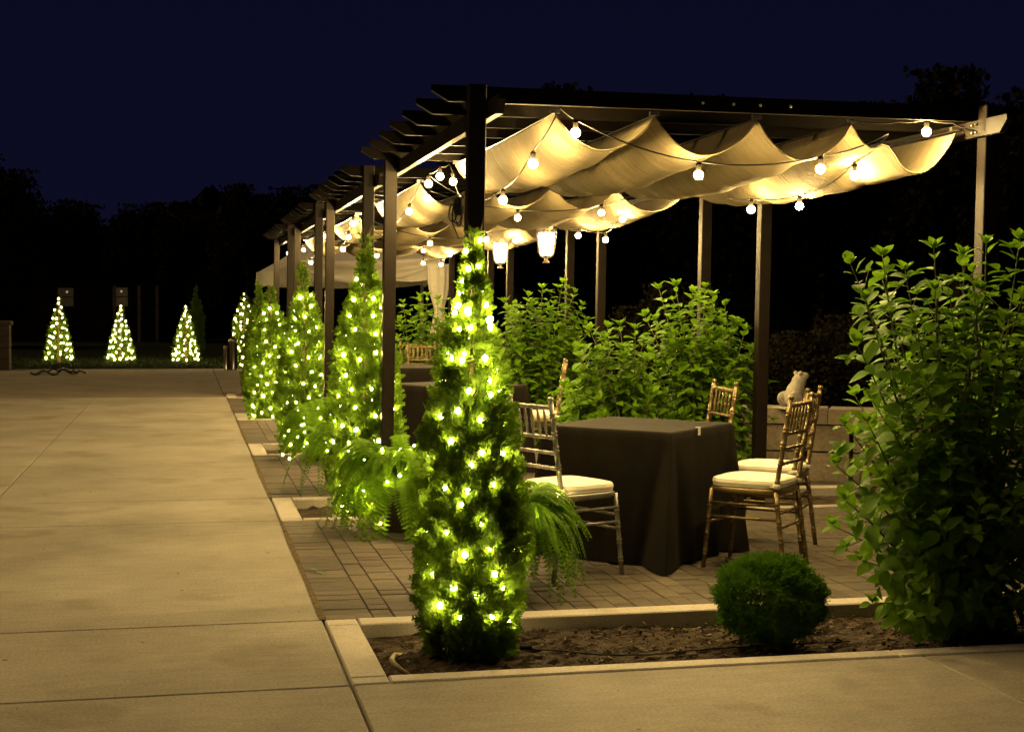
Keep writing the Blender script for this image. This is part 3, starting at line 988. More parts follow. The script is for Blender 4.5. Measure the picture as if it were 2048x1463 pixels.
def conifer_mesh(prof, H, N, K, seed, size, mat, tv, tf, tuft=.07):
    r = np.random.default_rng(seed)
    f = profile(prof)
    zc = []
    while len(zc) < K:
        z = r.uniform(0.0, H)
        if r.random() < (f(z) + .03) / .3: zc.append(z)
    zc = np.array(zc)
    th = r.uniform(0, 2 * np.pi, K)
    ph = r.uniform(0, 6.28, 6)
    lump = 1 + .11 * np.sin(th * 3 + zc * 7 / H * 2 + ph[0]) * np.sin(zc * 16 / H + ph[1]) + .08 * np.sin(th * 5 + ph[2]) * np.sin(zc * 31 / H + ph[3]) + r.normal(0, .05, K)
    rc = f(zc) * r.uniform(.82, 1.0, K) * lump
    tc_ = np.stack([rc * np.cos(th), rc * np.sin(th), zc], -1)
    k = r.integers(0, K, N)
    tp = np.clip(f(zc[k]) / (max(q[1] for q in prof) * .62), .38, 1)[:, None]
    off = r.standard_normal((N, 3)) * [tuft, tuft, tuft * 1.25] * .62 * tp
    p = tc_[k] + off
    rad = np.hypot(p[:, 0], p[:, 1]); lim = (f(np.clip(p[:, 2], 0, H)) * 1.05 + .012) * np.clip(lump[k] * 1.04, .8, 1.25)
    s = np.minimum(1, lim / np.maximum(rad, 1e-5))
    p[:, 0] *= s; p[:, 1] *= s
    p[:, 2] = np.clip(p[:, 2], .0, H)
    out = np.stack([p[:, 0], p[:, 1], np.zeros(N)], -1)
    out /= (np.linalg.norm(out, axis=1, keepdims=True) + 1e-6)
    d = out * r.uniform(.15, 1.0, (N, 1)) + np.array([0, 0, 1]) * r.uniform(.2, 1.1, (N, 1)) + off / tuft * .45 + r.standard_normal((N, 3)) * .25
    tang = np.stack([-out[:, 1], out[:, 0], np.zeros(N)], -1)
    nn = out * r.standard_normal((N, 1)) + tang * r.standard_normal((N, 1)) * 1.2 + r.standard_normal((N, 3)) * .3
    return scatter_mesh('foliage', tv, tf, p, frames(d, nn), r.uniform(.65, 1.25, N) * size * np.sqrt(tp[:, 0]), mat)

fairy_me = ico(.0112, 1); fairy_me.materials.append(M['fairy'])
far_me = ico(.019, 1); far_me.materials.append(M['farfairy'])
mini_me = ico(.0060, 1); mini_me.materials.append(M['mini'])

def light_string(label, pts, me, wire_r=.0022, group='fairy light strings', order=True):
    t = thing('fairy_light_string', label, 'fairy lights', (0, 0, 0), 0, group)
    for p in pts:
        o = link('bulb', me, t); o.location = tuple(p)
        k_ = .72 + .5 * ((p[0] * 91.7 + p[2] * 57.3) % 1.0)
        o.scale = (k_, k_, k_ * 1.15)
    q = sorted(pts, key=lambda p: p[2]) if order else pts
    mb = MB()
    path = []
    for a, b in zip(q[:-1], q[1:]):
        if (Vector(a) - Vector(b)).length > .5: 
            if len(path) > 1: mb.tube(path, wire_r, 4)
            path = [tuple(b)]
            continue
        if not path: path = [tuple(a)]
        path.append(tuple(b))
    if len(path) > 1: mb.tube(path, wire_r, 4)
    if mb.v: mb.build('wire', M['black'], t)
    return t

PROF1 = [(0, .110), (.1, .143), (.3, .163), (.5, .163), (.7, .152), (.95, .130), (1.1, .104), (1.3, .070), (1.48, .034), (1.62, .012), (1.75, .004)]
def scaled(prof, hs_, rs_): return [(z * hs_, q * rs_) for z, q in prof]

def arborvitae(label, x, y, z0, H, rs_, N, K, seed, size, group='lit arborvitae along the walk'):
    prof = scaled(PROF1, H / 1.75, rs_)
    t = thing('arborvitae', label, 'tree', (x, y, z0), 0, group)
    o = link('foliage', conifer_mesh(prof, H, N, K, seed, size, M['thuja'], SPV, SPF, .075 * rs_), t, 'stuff')
    MB().lathe((0, 0, -.05), (0, 0, H * .93), [(0, .035), (.3, .026), (1, .004)], 8).build('trunk', M['bark'], t, True)
    rr = random.Random(seed)
    tw = MB()
    for k in range(5):                                    # bare leader twigs above the crown
        a = rr.uniform(0, 6.28)
        tw.tube([(0, 0, H * .9), (.02 * math.cos(a), .02 * math.sin(a), H * .97), (.05 * math.cos(a), .05 * math.sin(a), H * rr.uniform(1.0, 1.05))], .003, 4, .001)
    tw.build('twig', M['bark'], t)
    return prof

def hit_cone(px, py, cx, cy, z0, prof):
    f = profile(prof)
    d = ray(px, py); o = np.array([0, 0, CAM_H])
    best, bp = 9, None
    for t_ in np.arange(4.5, 8.5, .004):
        p = o + d * t_
        e = math.hypot(p[0] - cx, p[1] - cy) - float(f(p[2] - z0)) - .032
        if e < best: best, bp = e, p
        if e < 0.0: return p
    h = np.array([bp[0] - cx, bp[1] - cy]); h *= (float(f(bp[2] - z0)) + .02) / np.linalg.norm(h)
    return np.array([cx + h[0], cy + h[1], bp[2]])

T1 = (1.18, 5.965)
prof = arborvitae('big arborvitae wrapped in fairy lights in front of the first pergola post', T1[0], T1[1], -.05, 1.80, 1.0, 11500, 300, 101, .066)
px1 = [(919, 502), (957, 532), (936, 537), (918, 561), (909, 585), (980, 579), (986, 610), (916, 612), (935, 620), (938, 626), (910, 625), (983, 637), (919, 657), (1011, 654),
       (982, 789), (938, 781), (916, 821), (960, 840), (1021, 850), (1048, 854), (965, 904), (987, 967), (1027, 981), (890, 975), (935, 981), (865, 1000), (923, 1009), (963, 1047), (854, 1068), (893, 1064), (980, 1094), (1033, 1101), (930, 1108), (1033, 1135), (990, 1147), (852, 1129), (866, 1149), (907, 1174), (1007, 1178), (921, 1235), (984, 1233), (1017, 1240),
       (929, 707), (903, 716), (924, 720), (970, 716), (978, 761), (938, 785), (1025, 780), (1000, 640),
       (887, 760), (882, 832), (902, 882), (897, 705), (1030, 742), (942, 930), (1005, 905), (1046, 935), (960, 480), (940, 655), (872, 930), (955, 1190), (880, 1210)]
pts = [hit_cone(a, b, T1[0], T1[1], -.05, prof) for a, b in px1]
rr = np.random.default_rng(9)
def cone_pts(cx, cy, z0, prof, H, n, seed, push=1.0):
    f = profile(prof); r = np.random.default_rng(seed); out = []
    dmin = .92 * math.sqrt(2 * math.pi * max(p[1] for p in prof) * .62 * H / n)
    for k in range(n * 60):
        u = r.random()
        z = H * (.03 + .96 * (1 - math.sqrt(max(0, 1 - u * .985))))
        th = r.uniform(0, 2 * math.pi)
        q = float(f(z)) * push + r.uniform(.012, .04)
        p = np.array([cx + q * math.cos(th), cy + q * math.sin(th), z0 + z])
        if all(np.sum((p - o_) ** 2) > dmin * dmin for o_ in out): out.append(p)
        if len(out) >= n: break
    return out

back = [p for p in cone_pts(T1[0], T1[1], -.05, prof, 1.75, 46, 4, .98) if p[1] > T1[1] + .05]
light_string('warm fairy lights wound round the big front arborvitae', pts + back, fairy_me)

OTHERS = [(1.245, 10.22, 2.02, 1.20, 8500, 280, 'second arborvitae wrapped in fairy lights, behind the walk-side post', 95, .070),
          (1.145, 14.45, 1.90, 1.15, 6000, 260, 'third arborvitae in fairy lights along the walk', 95, .080),
          (1.06, 18.68, 1.72, 1.5, 5000, 230, 'fourth arborvitae in fairy lights along the walk', 95, .090)]
for i, (x, y, H, rs_, N, K, lab, nl, sz) in enumerate(OTHERS):
    pr = arborvitae(lab, x, y, -.05, H, rs_, N, K, 200 + i, sz)
    light_string('warm fairy lights on the %s arborvitae from the front' % ['second', 'third', 'fourth'][i], cone_pts(x, y, -.05, pr, H * .96, nl, 30 + i, .99), fairy_me)
arborvitae('unlit dark arborvitae at the end of the row of lit ones', 1.12, 22.95, -.05, 1.82, 1.1, 2600, 160, 333, .10)
q = at(392, 722, 38.5)
arborvitae('unlit slender arborvitae standing behind the third lit cone', q[0], 38.5, .05, at(392, 578, 38.5)[2], .8, 2000, 160, 334, .12, 'dark shrubs')

# small cone trees at the far end
for i, (px, ytop, lab) in enumerate(((118, 597, 'tallest small lit cone tree, beside the stone pillar'), (242, 612, 'middle small lit cone tree on the lawn edge'), (372, 613, 'small lit cone tree nearer the steel bins'), (488, 588, 'lit cone tree behind the steel bins at the end of the row'))):
    Y = 34.0 if i < 3 else 32.9
    b = at(px, 722 if i < 3 else 735, Y)
    H = at(px, ytop, Y)[2] - b[2]
    t = thing('cone_tree', lab, 'tree', (b[0], Y, b[2]), 0, 'small lit cone trees')
    prof = [(0, .25), (H * .05, .27), (H * .5, .15), (H, .01)]
    if i == 3: prof = [(0, .25), (H * .3, .25), (H * .7, .16), (H, .02)]
    link('foliage', conifer_mesh(prof, H, 1500, 170, 400 + i, .075, M['thuja'], SPV2, SPF2, .08), t, 'stuff')
    MB().lathe((0, 0, -.1), (0, 0, H * .9), [(0, .04), (1, .01)], 6).build('trunk', M['bark'], t)
    light_string('bright lights on the ' + ['tallest cone tree beside the stone pillar', 'middle cone tree on the lawn edge', 'cone tree nearer the steel bins', 'cone tree behind the steel bins'][i], cone_pts(b[0], Y, b[2], prof, H, 64, 50 + i, 1.0) + [np.array([b[0], Y - .02, b[2] + H * q_]) for q_ in (.93, 1.0)], far_me, .003, 'lights on the small cone trees')

# ------------------------------------------------------------------ globe shrub
bc = (2.53, 5.93)
t = thing('globe_shrub', 'round clipped dwarf conifer ball in the front bed', 'shrub', (bc[0], bc[1], -.05))
r = np.random.default_rng(77)
N = 17000
dd = r.standard_normal((N, 3)); dd /= np.linalg.norm(dd, axis=1, keepdims=True)
lump = 1 + .03 * np.sin(dd[:, 0] * 3.1 + dd[:, 2] * 4 + 2) + .07 * (r.random(N) < .05) + .045 * np.sin(dd[:, 0] * 9 + 1) * np.sin(dd[:, 1] * 8) + .045 * np.sin(dd[:, 2] * 11 + dd[:, 0] * 6)
p = dd * r.uniform(.78, 1.0, (N, 1)) * lump[:, None] * [.245, .235, .19] + [0, 0, .205]
p[:, 2] = np.maximum(p[:, 2], .01)
d = dd * .7 + [0, 0, .5] + r.standard_normal((N, 3)) * .75
link('foliage', scatter_mesh('foliage', SPV2, SPF2, p, frames(d, r.standard_normal((N, 3))), r.uniform(.022, .040, N), M['box']), t, 'stuff')
MB().lathe((0, 0, -.05), (0, 0, .3), [(0, .03), (1, .01)], 8).build('stem', M['bark'], t)

# ------------------------------------------------------------------ hydrangea shrubs
LV, LF = [], []
xs_ = [0, .06, .16, .34, .54, .74, .90, 1.0]
ws_ = [0.012, .012, .19, .295, .30, .215, .10, 0.0]
for x, w in zip(xs_, ws_):
    zz = -.26 * x * x
    LV += [(x, -w, zz + .28 * w), (x, 0, zz), (x, w, zz + .28 * w)]
for k in range(len(xs_) - 1):
    a = 3 * k
    if k == len(xs_) - 2:
        LF += [(a, a + 1, a + 4), (a + 1, a + 2, a + 4)]
    else:
        LF += [(a, a + 1, a + 4, a + 3), (a + 1, a + 2, a + 5, a + 4)]
def leaf_mesh(mat, curl):
    mb = MB()
    mb.add([(x, y, z - curl * x * x + .02 * math.sin(x * 20) * abs(y)) for x, y, z in LV], LF)
    return mb.mesh('leaf', mat, True)
LEAFM = [leaf_mesh(M['leaf'], c) for c in (0.0, .18, -.15)]
YOUNGM = [leaf_mesh(M['young'], c) for c in (-.1, -.25)]

def hydrangea(label, base, tips, leaf, seed, single=300, start=.22, group='leafy hydrangea shrubs'):
    r = np.random.default_rng(seed)
    t = thing('hydrangea', label, 'shrub', (base[0], base[1], base[2]), 0, group)
    st = MB()
    pos, dirs, nrms, sc, yng = [], [], [], [], []
    for tip in tips:
        tip = np.array(tip, float) - base
        b = np.array([r.normal(0, .07), r.normal(0, .06), 0.0])
        L_ = np.linalg.norm(tip - b)
        c = b * .5 + tip * .5 + np.array([r.normal(0, .04), r.normal(0, .04), L_ * .10])
        n_ = max(5, int(L_ / (leaf * .72)))
        pts_ = []
        for k in range(13):
            u = k / 12
            pts_.append((1 - u) ** 2 * b + 2 * u * (1 - u) * c + u * u * tip)
        st.tube([tuple(q) for q in pts_], .0065 * (L_ + .3), 5, .0022)
        ph = r.uniform(0, 3.14)
        for k in range(n_ + 1):
            u = start + (1 - start) * k / n_
            p = (1 - u) ** 2 * b + 2 * u * (1 - u) * c + u * u * tip
            ax = 2 * (1 - u) * (c - b) + 2 * u * (tip - c)
            ax /= np.linalg.norm(ax)
            e1 = np.cross(ax, [.3, .2, 1.0]); 
            if np.linalg.norm(e1) < 1e-3: e1 = np.array([1.0, 0, 0])
            e1 /= np.linalg.norm(e1); e2 = np.cross(ax, e1)
            a = ph + k * 1.57 + r.normal(0, .25)
            top = k >= n_ - 1
            for s in (0, math.pi):
                if r.random() < .06: continue
                rad = e1 * math.cos(a + s) + e2 * math.sin(a + s)
                lift = r.uniform(.75, 1.3) if top else r.uniform(.05, .5)
                d = rad + ax * lift + np.array([0, 0, -.18 if not top else .25]) + r.normal(0, .14, 3)
                pos.append(p + rad * .008); dirs.append(d)
                nrms.append(ax + np.array([0, 0, .5]) + r.normal(0, .18, 3))
                sc.append(leaf * r.uniform(.62, 1.25) * (.72 if top else 1.0)); yng.append(top)
            if not top and r.random() < .42 and u > .35:      # little side shoot
                rad = e1 * math.cos(a + 1.2) + e2 * math.sin(a + 1.2)
                sp = p + (rad * .8 + ax * .6) * leaf * r.uniform(.7, 1.5)
                st.tube([tuple(p), tuple(sp)], .002, 4)
                for m_ in range(5):
                    b2 = m_ * 2.5 + r.uniform(0, 1)
                    rd = e1 * math.cos(b2) + e2 * math.sin(b2)
                    pos.append(sp); dirs.append(rd + ax * .6 + r.normal(0, .15, 3)); nrms.append(ax + [0, 0, .4] + r.normal(0, .2, 3))
                    sc.append(leaf * r.uniform(.45, .8)); yng.append(m_ < 2)
        for m_ in range(5):                                     # rosette at the tip
            b2 = m_ * 1.257 + ph
            rd = np.array([math.cos(b2), math.sin(b2), 0])
            pos.append(tip); dirs.append(rd * .55 + [0, 0, 1.0] + r.normal(0, .12, 3)); nrms.append(np.array([0, 0, 1.0]) - rd * .6)
            sc.append(leaf * r.uniform(.45, .75)); yng.append(True)
    pos, dirs, nrms, sc, yng = map(np.array, (pos, dirs, nrms, sc, yng))
    R_ = frames(dirs, nrms)
    wpos = pos + base
    keep = np.ones(len(pos), bool)
    keep &= wpos[:, 2] > .01 - .05
    dist = np.linalg.norm(wpos - [0, 0, CAM_H], axis=1) / sc
    order = np.argsort(dist + 1e6 * (~keep))
    order = [i for i in order if keep[i]]
    for i in order[:single]:
        me = YOUNGM[i % 2] if yng[i] else LEAFM[i % 3]
        o = bpy.data.objects.new('leaf', me)
        COL.objects.link(o); o.parent = t
        m4 = Matrix.Identity(4)
        for a in range(3):
            for b_ in range(3): m4[a][b_] = R_[i][a, b_] * sc[i]
            m4[a][3] = pos[i][a]
        o.matrix_local = m4
    rest = np.array(order[single:], int)
    for msk, mat, nm in ((yng, M['young'], 'young_leaves'), (~yng, M['leaf'], 'leaves')):
        q = rest[msk[rest]] if len(rest) else rest
        if len(q): link(nm, scatter_mesh(nm, LV, LF, pos[q], R_[q], sc[q], mat, True), t, 'stuff')
    st.build('stem', M['stem'], t, True)

def ell_tips(c, rad, n, seed, zmin=.12):
    r = np.random.default_rng(seed); out = []
    while len(out) < n:
        v = r.standard_normal(3); v /= np.linalg.norm(v)
        v *= r.uniform(.72, 1.0)
        p = np.array(c) + v * rad
        if p[2] > zmin: out.append(p)
    return out

big = [(1700, 527, 5.9), (1765, 512, 6.0), (1730, 600, 5.8), (1868, 497, 5.9), (1925, 512, 6.05), (1972, 487, 6.0), (2040, 478, 6.0), (1810, 540, 6.15), (1715, 690, 5.75), (1745, 800, 5.7), (1765, 560, 6.2), (1830, 640, 5.7),
       (1690, 850, 5.75), (1672, 930, 5.8), (1735, 845, 5.6), (1790, 870, 5.65), (1665, 1050, 5.8), (1690, 1000, 5.6), (1720, 1120, 5.65), (1745, 1205, 5.7), (1800, 1235, 5.6), (1850, 1180, 5.55), (1760, 950, 5.6), (1850, 760, 5.6), (1900, 900, 5.55), (1960, 1010, 5.5), (1940, 720, 5.55), (2010, 640, 5.6), (1880, 1040, 5.55), (1990, 1150, 5.55), (1830, 1100, 5.6), (2040, 820, 5.55), (2035, 1000, 5.5), (1780, 1010, 5.55), (1940, 1200, 5.58), (2030, 1210, 5.6), (1870, 580, 5.75), (1960, 580, 5.8)]
tips = [at(*b) for b in big] + ell_tips((3.62, 5.98, .85), (.74, .44, .85), 72, 5)
hydrangea('large leafy hydrangea in the front bed beside the round conifer ball', np.array([3.52, 6.0, -.05]), tips, .098, 11, 300, .18)
def tips_for(pxs, Y, jit, seed):
    r = np.random.default_rng(seed)
    return [at(x, y, Y + r.uniform(-jit, jit)) for x, y in pxs]
b2 = tips_for([(1318, 578), (1350, 572), (1385, 585), (1410, 575), (1425, 592), (1290, 632), (1310, 640), (1450, 612), (1468, 650), (1490, 660), (1500, 700), (1330, 660), (1345, 690), (1400, 700), (1450, 720), (1500, 770), (1360, 760), (1420, 790), (1470, 830), (1390, 830)], 10.2, .25, 1)
hydrangea('tall hydrangea behind the lone gold chair at the table', np.array([3.85, 10.25, -.05]), b2 + ell_tips((3.85, 10.25, .75), (.50, .4, .75), 80, 6), .100, 12, 200)
b3 = tips_for([(1180, 660), (1215, 655), (1240, 650), (1270, 658), (1290, 680), (1170, 700), (1155, 700), (1300, 705), (1200, 720), (1250, 720), (1180, 760), (1140, 790), (1230, 790), (1290, 780)], 10.15, .25, 2)
hydrangea('low spreading hydrangea directly behind the front table', np.array([3.12, 10.2, -.05]), b3 + ell_tips((3.1, 10.2, .62), (.5, .38, .62), 76, 7), .100, 13, 180)
b4 = tips_for([(1125, 566), (1085, 577), (1150, 585), (1165, 610), (1010, 605), (1030, 610), (1060, 615), (1175, 640), (1100, 620), (1130, 660), (1060, 670), (1020, 680), (1160, 690)], 14.4, .25, 3)
hydrangea('hydrangea with pale young tips below the lanterns', np.array([3.55, 14.45, -.05]), b4 + ell_tips((3.5, 14.45, .8), (.62, .4, .8), 76, 8), .110, 14, 120)
b5 = tips_for([(806, 606), (840, 594), (855, 592), (875, 600), (885, 625), (800, 640), (830, 640), (870, 660), (840, 680)], 18.7, .2, 4)
hydrangea('hydrangea growing at the foot of the tied marquee curtain', np.array([3.0, 18.7, -.05]), b5 + ell_tips((3.0, 18.7, .78), (.5, .38, .75), 46, 9), .13, 15, 80)

# ------------------------------------------------------------------ ferns
def frond_mesh(L_, rise, droop, seed, twist=0):
    r = random.Random(seed)
    mb = MB()
    n = 36
    def pos_(s): return np.array([L_ * (s - .12 * s ** 3), twist * s * s * L_, rise * math.sin(min(1.0, s * 1.25) * math.pi * .5) * (1 - .15 * s) - droop * s ** 2.3])
    mb.tube([tuple(pos_(k / 10)) for k in range(11)], .0022, 4, .0008)
    for k in range(n):
        s = .1 + .9 * (k + .5) / n
        p = pos_(s); q = pos_(min(1, s + .01))
        ax = (q - p) / (np.linalg.norm(q - p) + 1e-9)
        side = np.cross(ax, [0, 0, 1.0]); side /= np.linalg.norm(side) + 1e-9
        up = np.cross(side, ax)
        l = L_ * .15 * math.sin(math.pi * (s * .86 + .12)) ** .7 * r.uniform(.88, 1.1)
        w = L_ * .020
        for sg in (1, -1):
            dd_ = side * sg + ax * .28 - up * .12
            tip = p + dd_ * l
            mid = p + dd_ * l * .45 + up * l * .06
            mb.add([p - ax * w * .6, mid - ax * w, tip, mid + ax * w], [(0, 1, 2, 3) if sg < 0 else (3, 2, 1, 0)])
    return mb.mesh('frond', M['fern'])
FR = [frond_mesh(.44, .20, .44, 1, .1), frond_mesh(.46, .20, .50, 2, -.12), frond_mesh(.42, .25, .30, 3, .05), frond_mesh(.34, .27, .12, 4, -.05), frond_mesh(.52, .14, .50, 5, 0.0)]
def fern(label, x, y, zr, scale, nf, seed, minis=16):
    r = random.Random(seed)
    t = thing('fern', label, 'fern', (x, y, 0), r.uniform(0, 6.28), 'potted ferns at the pergola posts')
    MB().lathe((0, 0, 0.002), (0, 0, zr), [(0, .10 * scale), (.85, .14 * scale), (.86, .155 * scale), (1, .155 * scale)], 18).build('pot', M['clay'], t, True)
    for k in range(nf):
        o = link('frond', FR[[2, 3, 3, 2, 0, 2, 1, 3][k % 8]], t)
        a = k * 2.399 + r.uniform(-.2, .2)
        o.location = (.05 * math.cos(a), .05 * math.sin(a), zr - .01)
        o.rotation_euler = (r.uniform(-.25, .25), r.uniform(-.18, .22), a)
        s = scale * r.uniform(.82, 1.15)
        o.scale = (s, s, s * (zr / .30) ** .5)
    pts_ = []
    frs = [c for c in t.children if c.name.startswith('frond')]
    base = Matrix.LocRotScale(t.location, t.rotation_euler, None)
    for k in range(minis):
        o = frs[r.randrange(len(frs))]
        v = r.choice(o.data.vertices).co
        q = base @ Matrix.LocRotScale(o.location, o.rotation_euler, o.scale) @ v
        if q.z > .08: pts_.append(np.array(q) + [0, 0, .012])
    if minis: light_string('tiny lights scattered through the %s' % label, pts_, mini_me, .001, 'tiny lights in the ferns')
fern('bushy potted fern between the two front lit trees', 1.37, 9.10, .30, 1.22, 170, 1, 64)
fern('potted fern beside the silver chair behind the big lit tree', 1.55, 7.05, .32, 1.0, 150, 2, 26)
fern('potted fern at the foot of the second lit tree', 1.17, 11.3, .32, .95, 80, 3, 24)
fern('potted fern before the third lit tree', 1.2, 13.35, .32, .98, 70, 4, 18)

# ------------------------------------------------------------------ chairs
def bamboo(p0, p1, r, rings):
    prof = [(0, r)]
    L_ = (Vector(p1) - Vector(p0)).length
    e = .006 / L_
    for t in rings:
        for q in (t - 2.2 * e, t + .9 * e):
            prof += [(q - .9 * e, r), (q - .3 * e, r * 1.28), (q + .3 * e, r * 1.28), (q + .9 * e, r)]
    prof += [(1, r)]
    prof = sorted(prof)
    return MB().lathe(p0, p1, prof, 10)

def rounded_square(w, d, n=40, p=4.5):
    out = []
    for k in range(n):
        a = 2 * math.pi * k / n
        c, s = math.cos(a), math.sin(a)
        q = (abs(c) ** p + abs(s) ** p) ** (-1 / p)
        out.append((c * q * w, s * q * d))
    return out

def make_chair(label, metal, group):
    t = thing('chiavari_chair', label, 'chair', (0, 0, 0), 0, group)
    SZ = .435
    for s in (1, -1):
        y = .185 * s
        bamboo((.222, y * 1.08, 0), (.185, y * .98, SZ), .0125, [.2, .42, .62, .82]).build('leg', metal, t, True)
        foot, seat, top = Vector((-.245, y * 1.0, 0)), Vector((-.185, y * .95, SZ)), Vector((-.262, y * .93, .93))
        mb = bamboo(foot, seat, .0135, [.2, .42, .62, .84])
        mb2 = bamboo(seat, top, .0135, [.1, .33, .52, .68, .86])
        mb.add(mb2.v, mb2.f)
        d = (top - seat).normalized()
        mb.lathe(top, top + d * .025, [(0, .009), (.25, .016), (.8, .016), (1, .010)], 10)
        mb.build('back_post', metal, t, True)
    def bp(z):
        u = (z - SZ) / (.93 - SZ)
        return -.185 + (-.262 + .185) * u, .176 + (.172 - .176) * u
    zr = [.90, .745, .665, .585]
    for z in zr:
        x, y = bp(z)
        bamboo((x, -y, z), (x, y, z), .0085 if z < .89 else .0105, [.12, .3, .5, .7, .88]).build('back_rail', metal, t, True)
    for k in range(5):
        f = -.62 + 1.24 * k / 4
        x0, y0 = bp(zr[1]); x1, y1 = bp(zr[0])
        mb = MB().lathe((x0, y0 * f, zr[1]), (x1, y1 * f, zr[0]), [(0, .0055), (.15, .006), (.3, .0075), (.42, .011), (.47, .0075), (.53, .0075), (.58, .011), (.7, .0075), (1, .0055)], 8)
        mb.build('spindle', metal, t, True)
    for z in (.36, .285):
        uf = z / SZ
        for s in (1, -1):
            fx, fy = .235 - .05 * uf, .185 * s * (1.12 - .14 * uf)
            bx, by = -.245 + .06 * uf, .185 * s * (1 - .05 * uf)
            bamboo((bx, by, z), (fx, fy, z), .0075, [.3, .7]).build('stretcher', metal, t, True)
    for z in (.32, .245):
        uf = z / SZ
        fx, fy = .235 - .05 * uf, .185 * (1.12 - .14 * uf)
        bamboo((fx, -fy, z), (fx, fy, z), .0075, [.3, .7]).build('stretcher', metal, t, True)
        bx, by = -.245 + .06 * uf, .185 * (1 - .05 * uf)
        bamboo((bx, -by, z), (bx, by, z), .0075, [.3, .7]).build('stretcher', metal, t, True)
    # seat
    pl_ = rounded_square(.212, .208)
    mb = MB(); vs, fs = [], []
    for z, k in ((SZ - .022, .95), (SZ - .012, 1.0), (SZ + .008, 1.0), (SZ + .014, .97)):
        vs += [(x * k, y * k, z) for x, y in pl_]
    n = len(pl_)
    for i in range(3): fs += [(i * n + k, i * n + (k + 1) % n, (i + 1) * n + (k + 1) % n, (i + 1) * n + k) for k in range(n)]
    fs += [tuple(range(n))[::-1], tuple(range(3 * n, 4 * n))]
    mb.add(vs, fs).build('seat', metal, t, True)
    # cushion
    mb = MB(); vs, fs = [], []
    prof_ = [(.0, .93), (.006, .985), (.02, 1.01), (.034, 1.0), (.040, .96), (.047, .86), (.054, .66), (.058, .4), (.060, .15)]
    for z, k in prof_:
        vs += [(x * k * .97, y * k * .97, SZ + .015 + z) for x, y in pl_]
    for i in range(len(prof_) - 1): fs += [(i * n + k, i * n + (k + 1) % n, (i + 1) * n + (k + 1) % n, (i + 1) * n + k) for k in range(n)]
    fs += [tuple(range(n))[::-1], tuple(range((len(prof_) - 1) * n, len(prof_) * n))]
    cu = mb.add(vs, fs).build('cushion', M['cushion'], t, True)
    pp_ = MB()
    for z, k in ((.038, .975), (.006, .985)):
        pp_.tube([(x * k * .97, y * k * .97, SZ + .015 + z) for x, y in pl_], .0035, 5, closed=True)
    pp_.build('piping', M['cushion'], cu, True)
    for s in (1, -1):
        x, y = bp(SZ + .03)
        MB().lathe((x, y * s, SZ + .018), (x, y * s, SZ + .044), [(0, .018), (.3, .021), (.7, .021), (1, .018)], 10).box((x, y * s - .012, SZ + .022), (x + .05, y * s + .012, SZ + .032)).build('tie_strap', M['cushion'], cu, True)
    return t

def place(root, x, y, ang, label, first=False):
    c = root if first else dup_tree(root)
    c.location = (x, y, 0)
    c.rotation_euler = (0, 0, ang)
    c['label'] = label
    c.scale = (1.0, 1.0, 1.02)
    return c

def seat_from_back(bx, by, ang):          # back-post mid point -> chair origin
    return bx + .246 * math.cos(ang), by + .246 * math.sin(ang)
silver = make_chair('', M['silver'], 'banquet chairs')
gold = make_chair('', M['gold'], 'banquet chairs')
index_kids(silver); index_kids(gold)
a = math.radians(25)
x, y = seat_from_back(1.785, 7.37, a)
place(silver, x, y, a, 'silver chair with ivory cushion at the front table', True)
a = math.radians(137)
x, y = seat_from_back(3.285, 7.345, a)
place(gold, x, y, a, 'gold chair with ivory cushion closest to the round conifer ball', True)
a = math.radians(143)
x, y = seat_from_back(3.65, 7.98, a)
place(gold, x, y, a, 'gold chair half hidden behind another gold chair by the table corner')
a = math.radians(183)
x, y = seat_from_back(3.365, 8.70, a)
place(gold, x, y, a, 'gold chair across the front table with only its back showing')
a = math.radians(168)
place(gold, 3.02, 12.35, a, 'gold chair with ivory cushion pulled up to the second table')
a = math.radians(-90)
place(gold, 2.86, 17.45, a, 'gold chair facing the walk end behind the third table')
place(gold, 2.86, 18.25, math.radians(-97), 'gold chair standing behind another gold chair past the third table')
place(gold, 1.98, 21.0, math.radians(-70), 'gold chair under the farthest pergola')
place(gold, 1.55, 16.2, math.radians(-30), 'gold chair under the third pergola next to its posts')

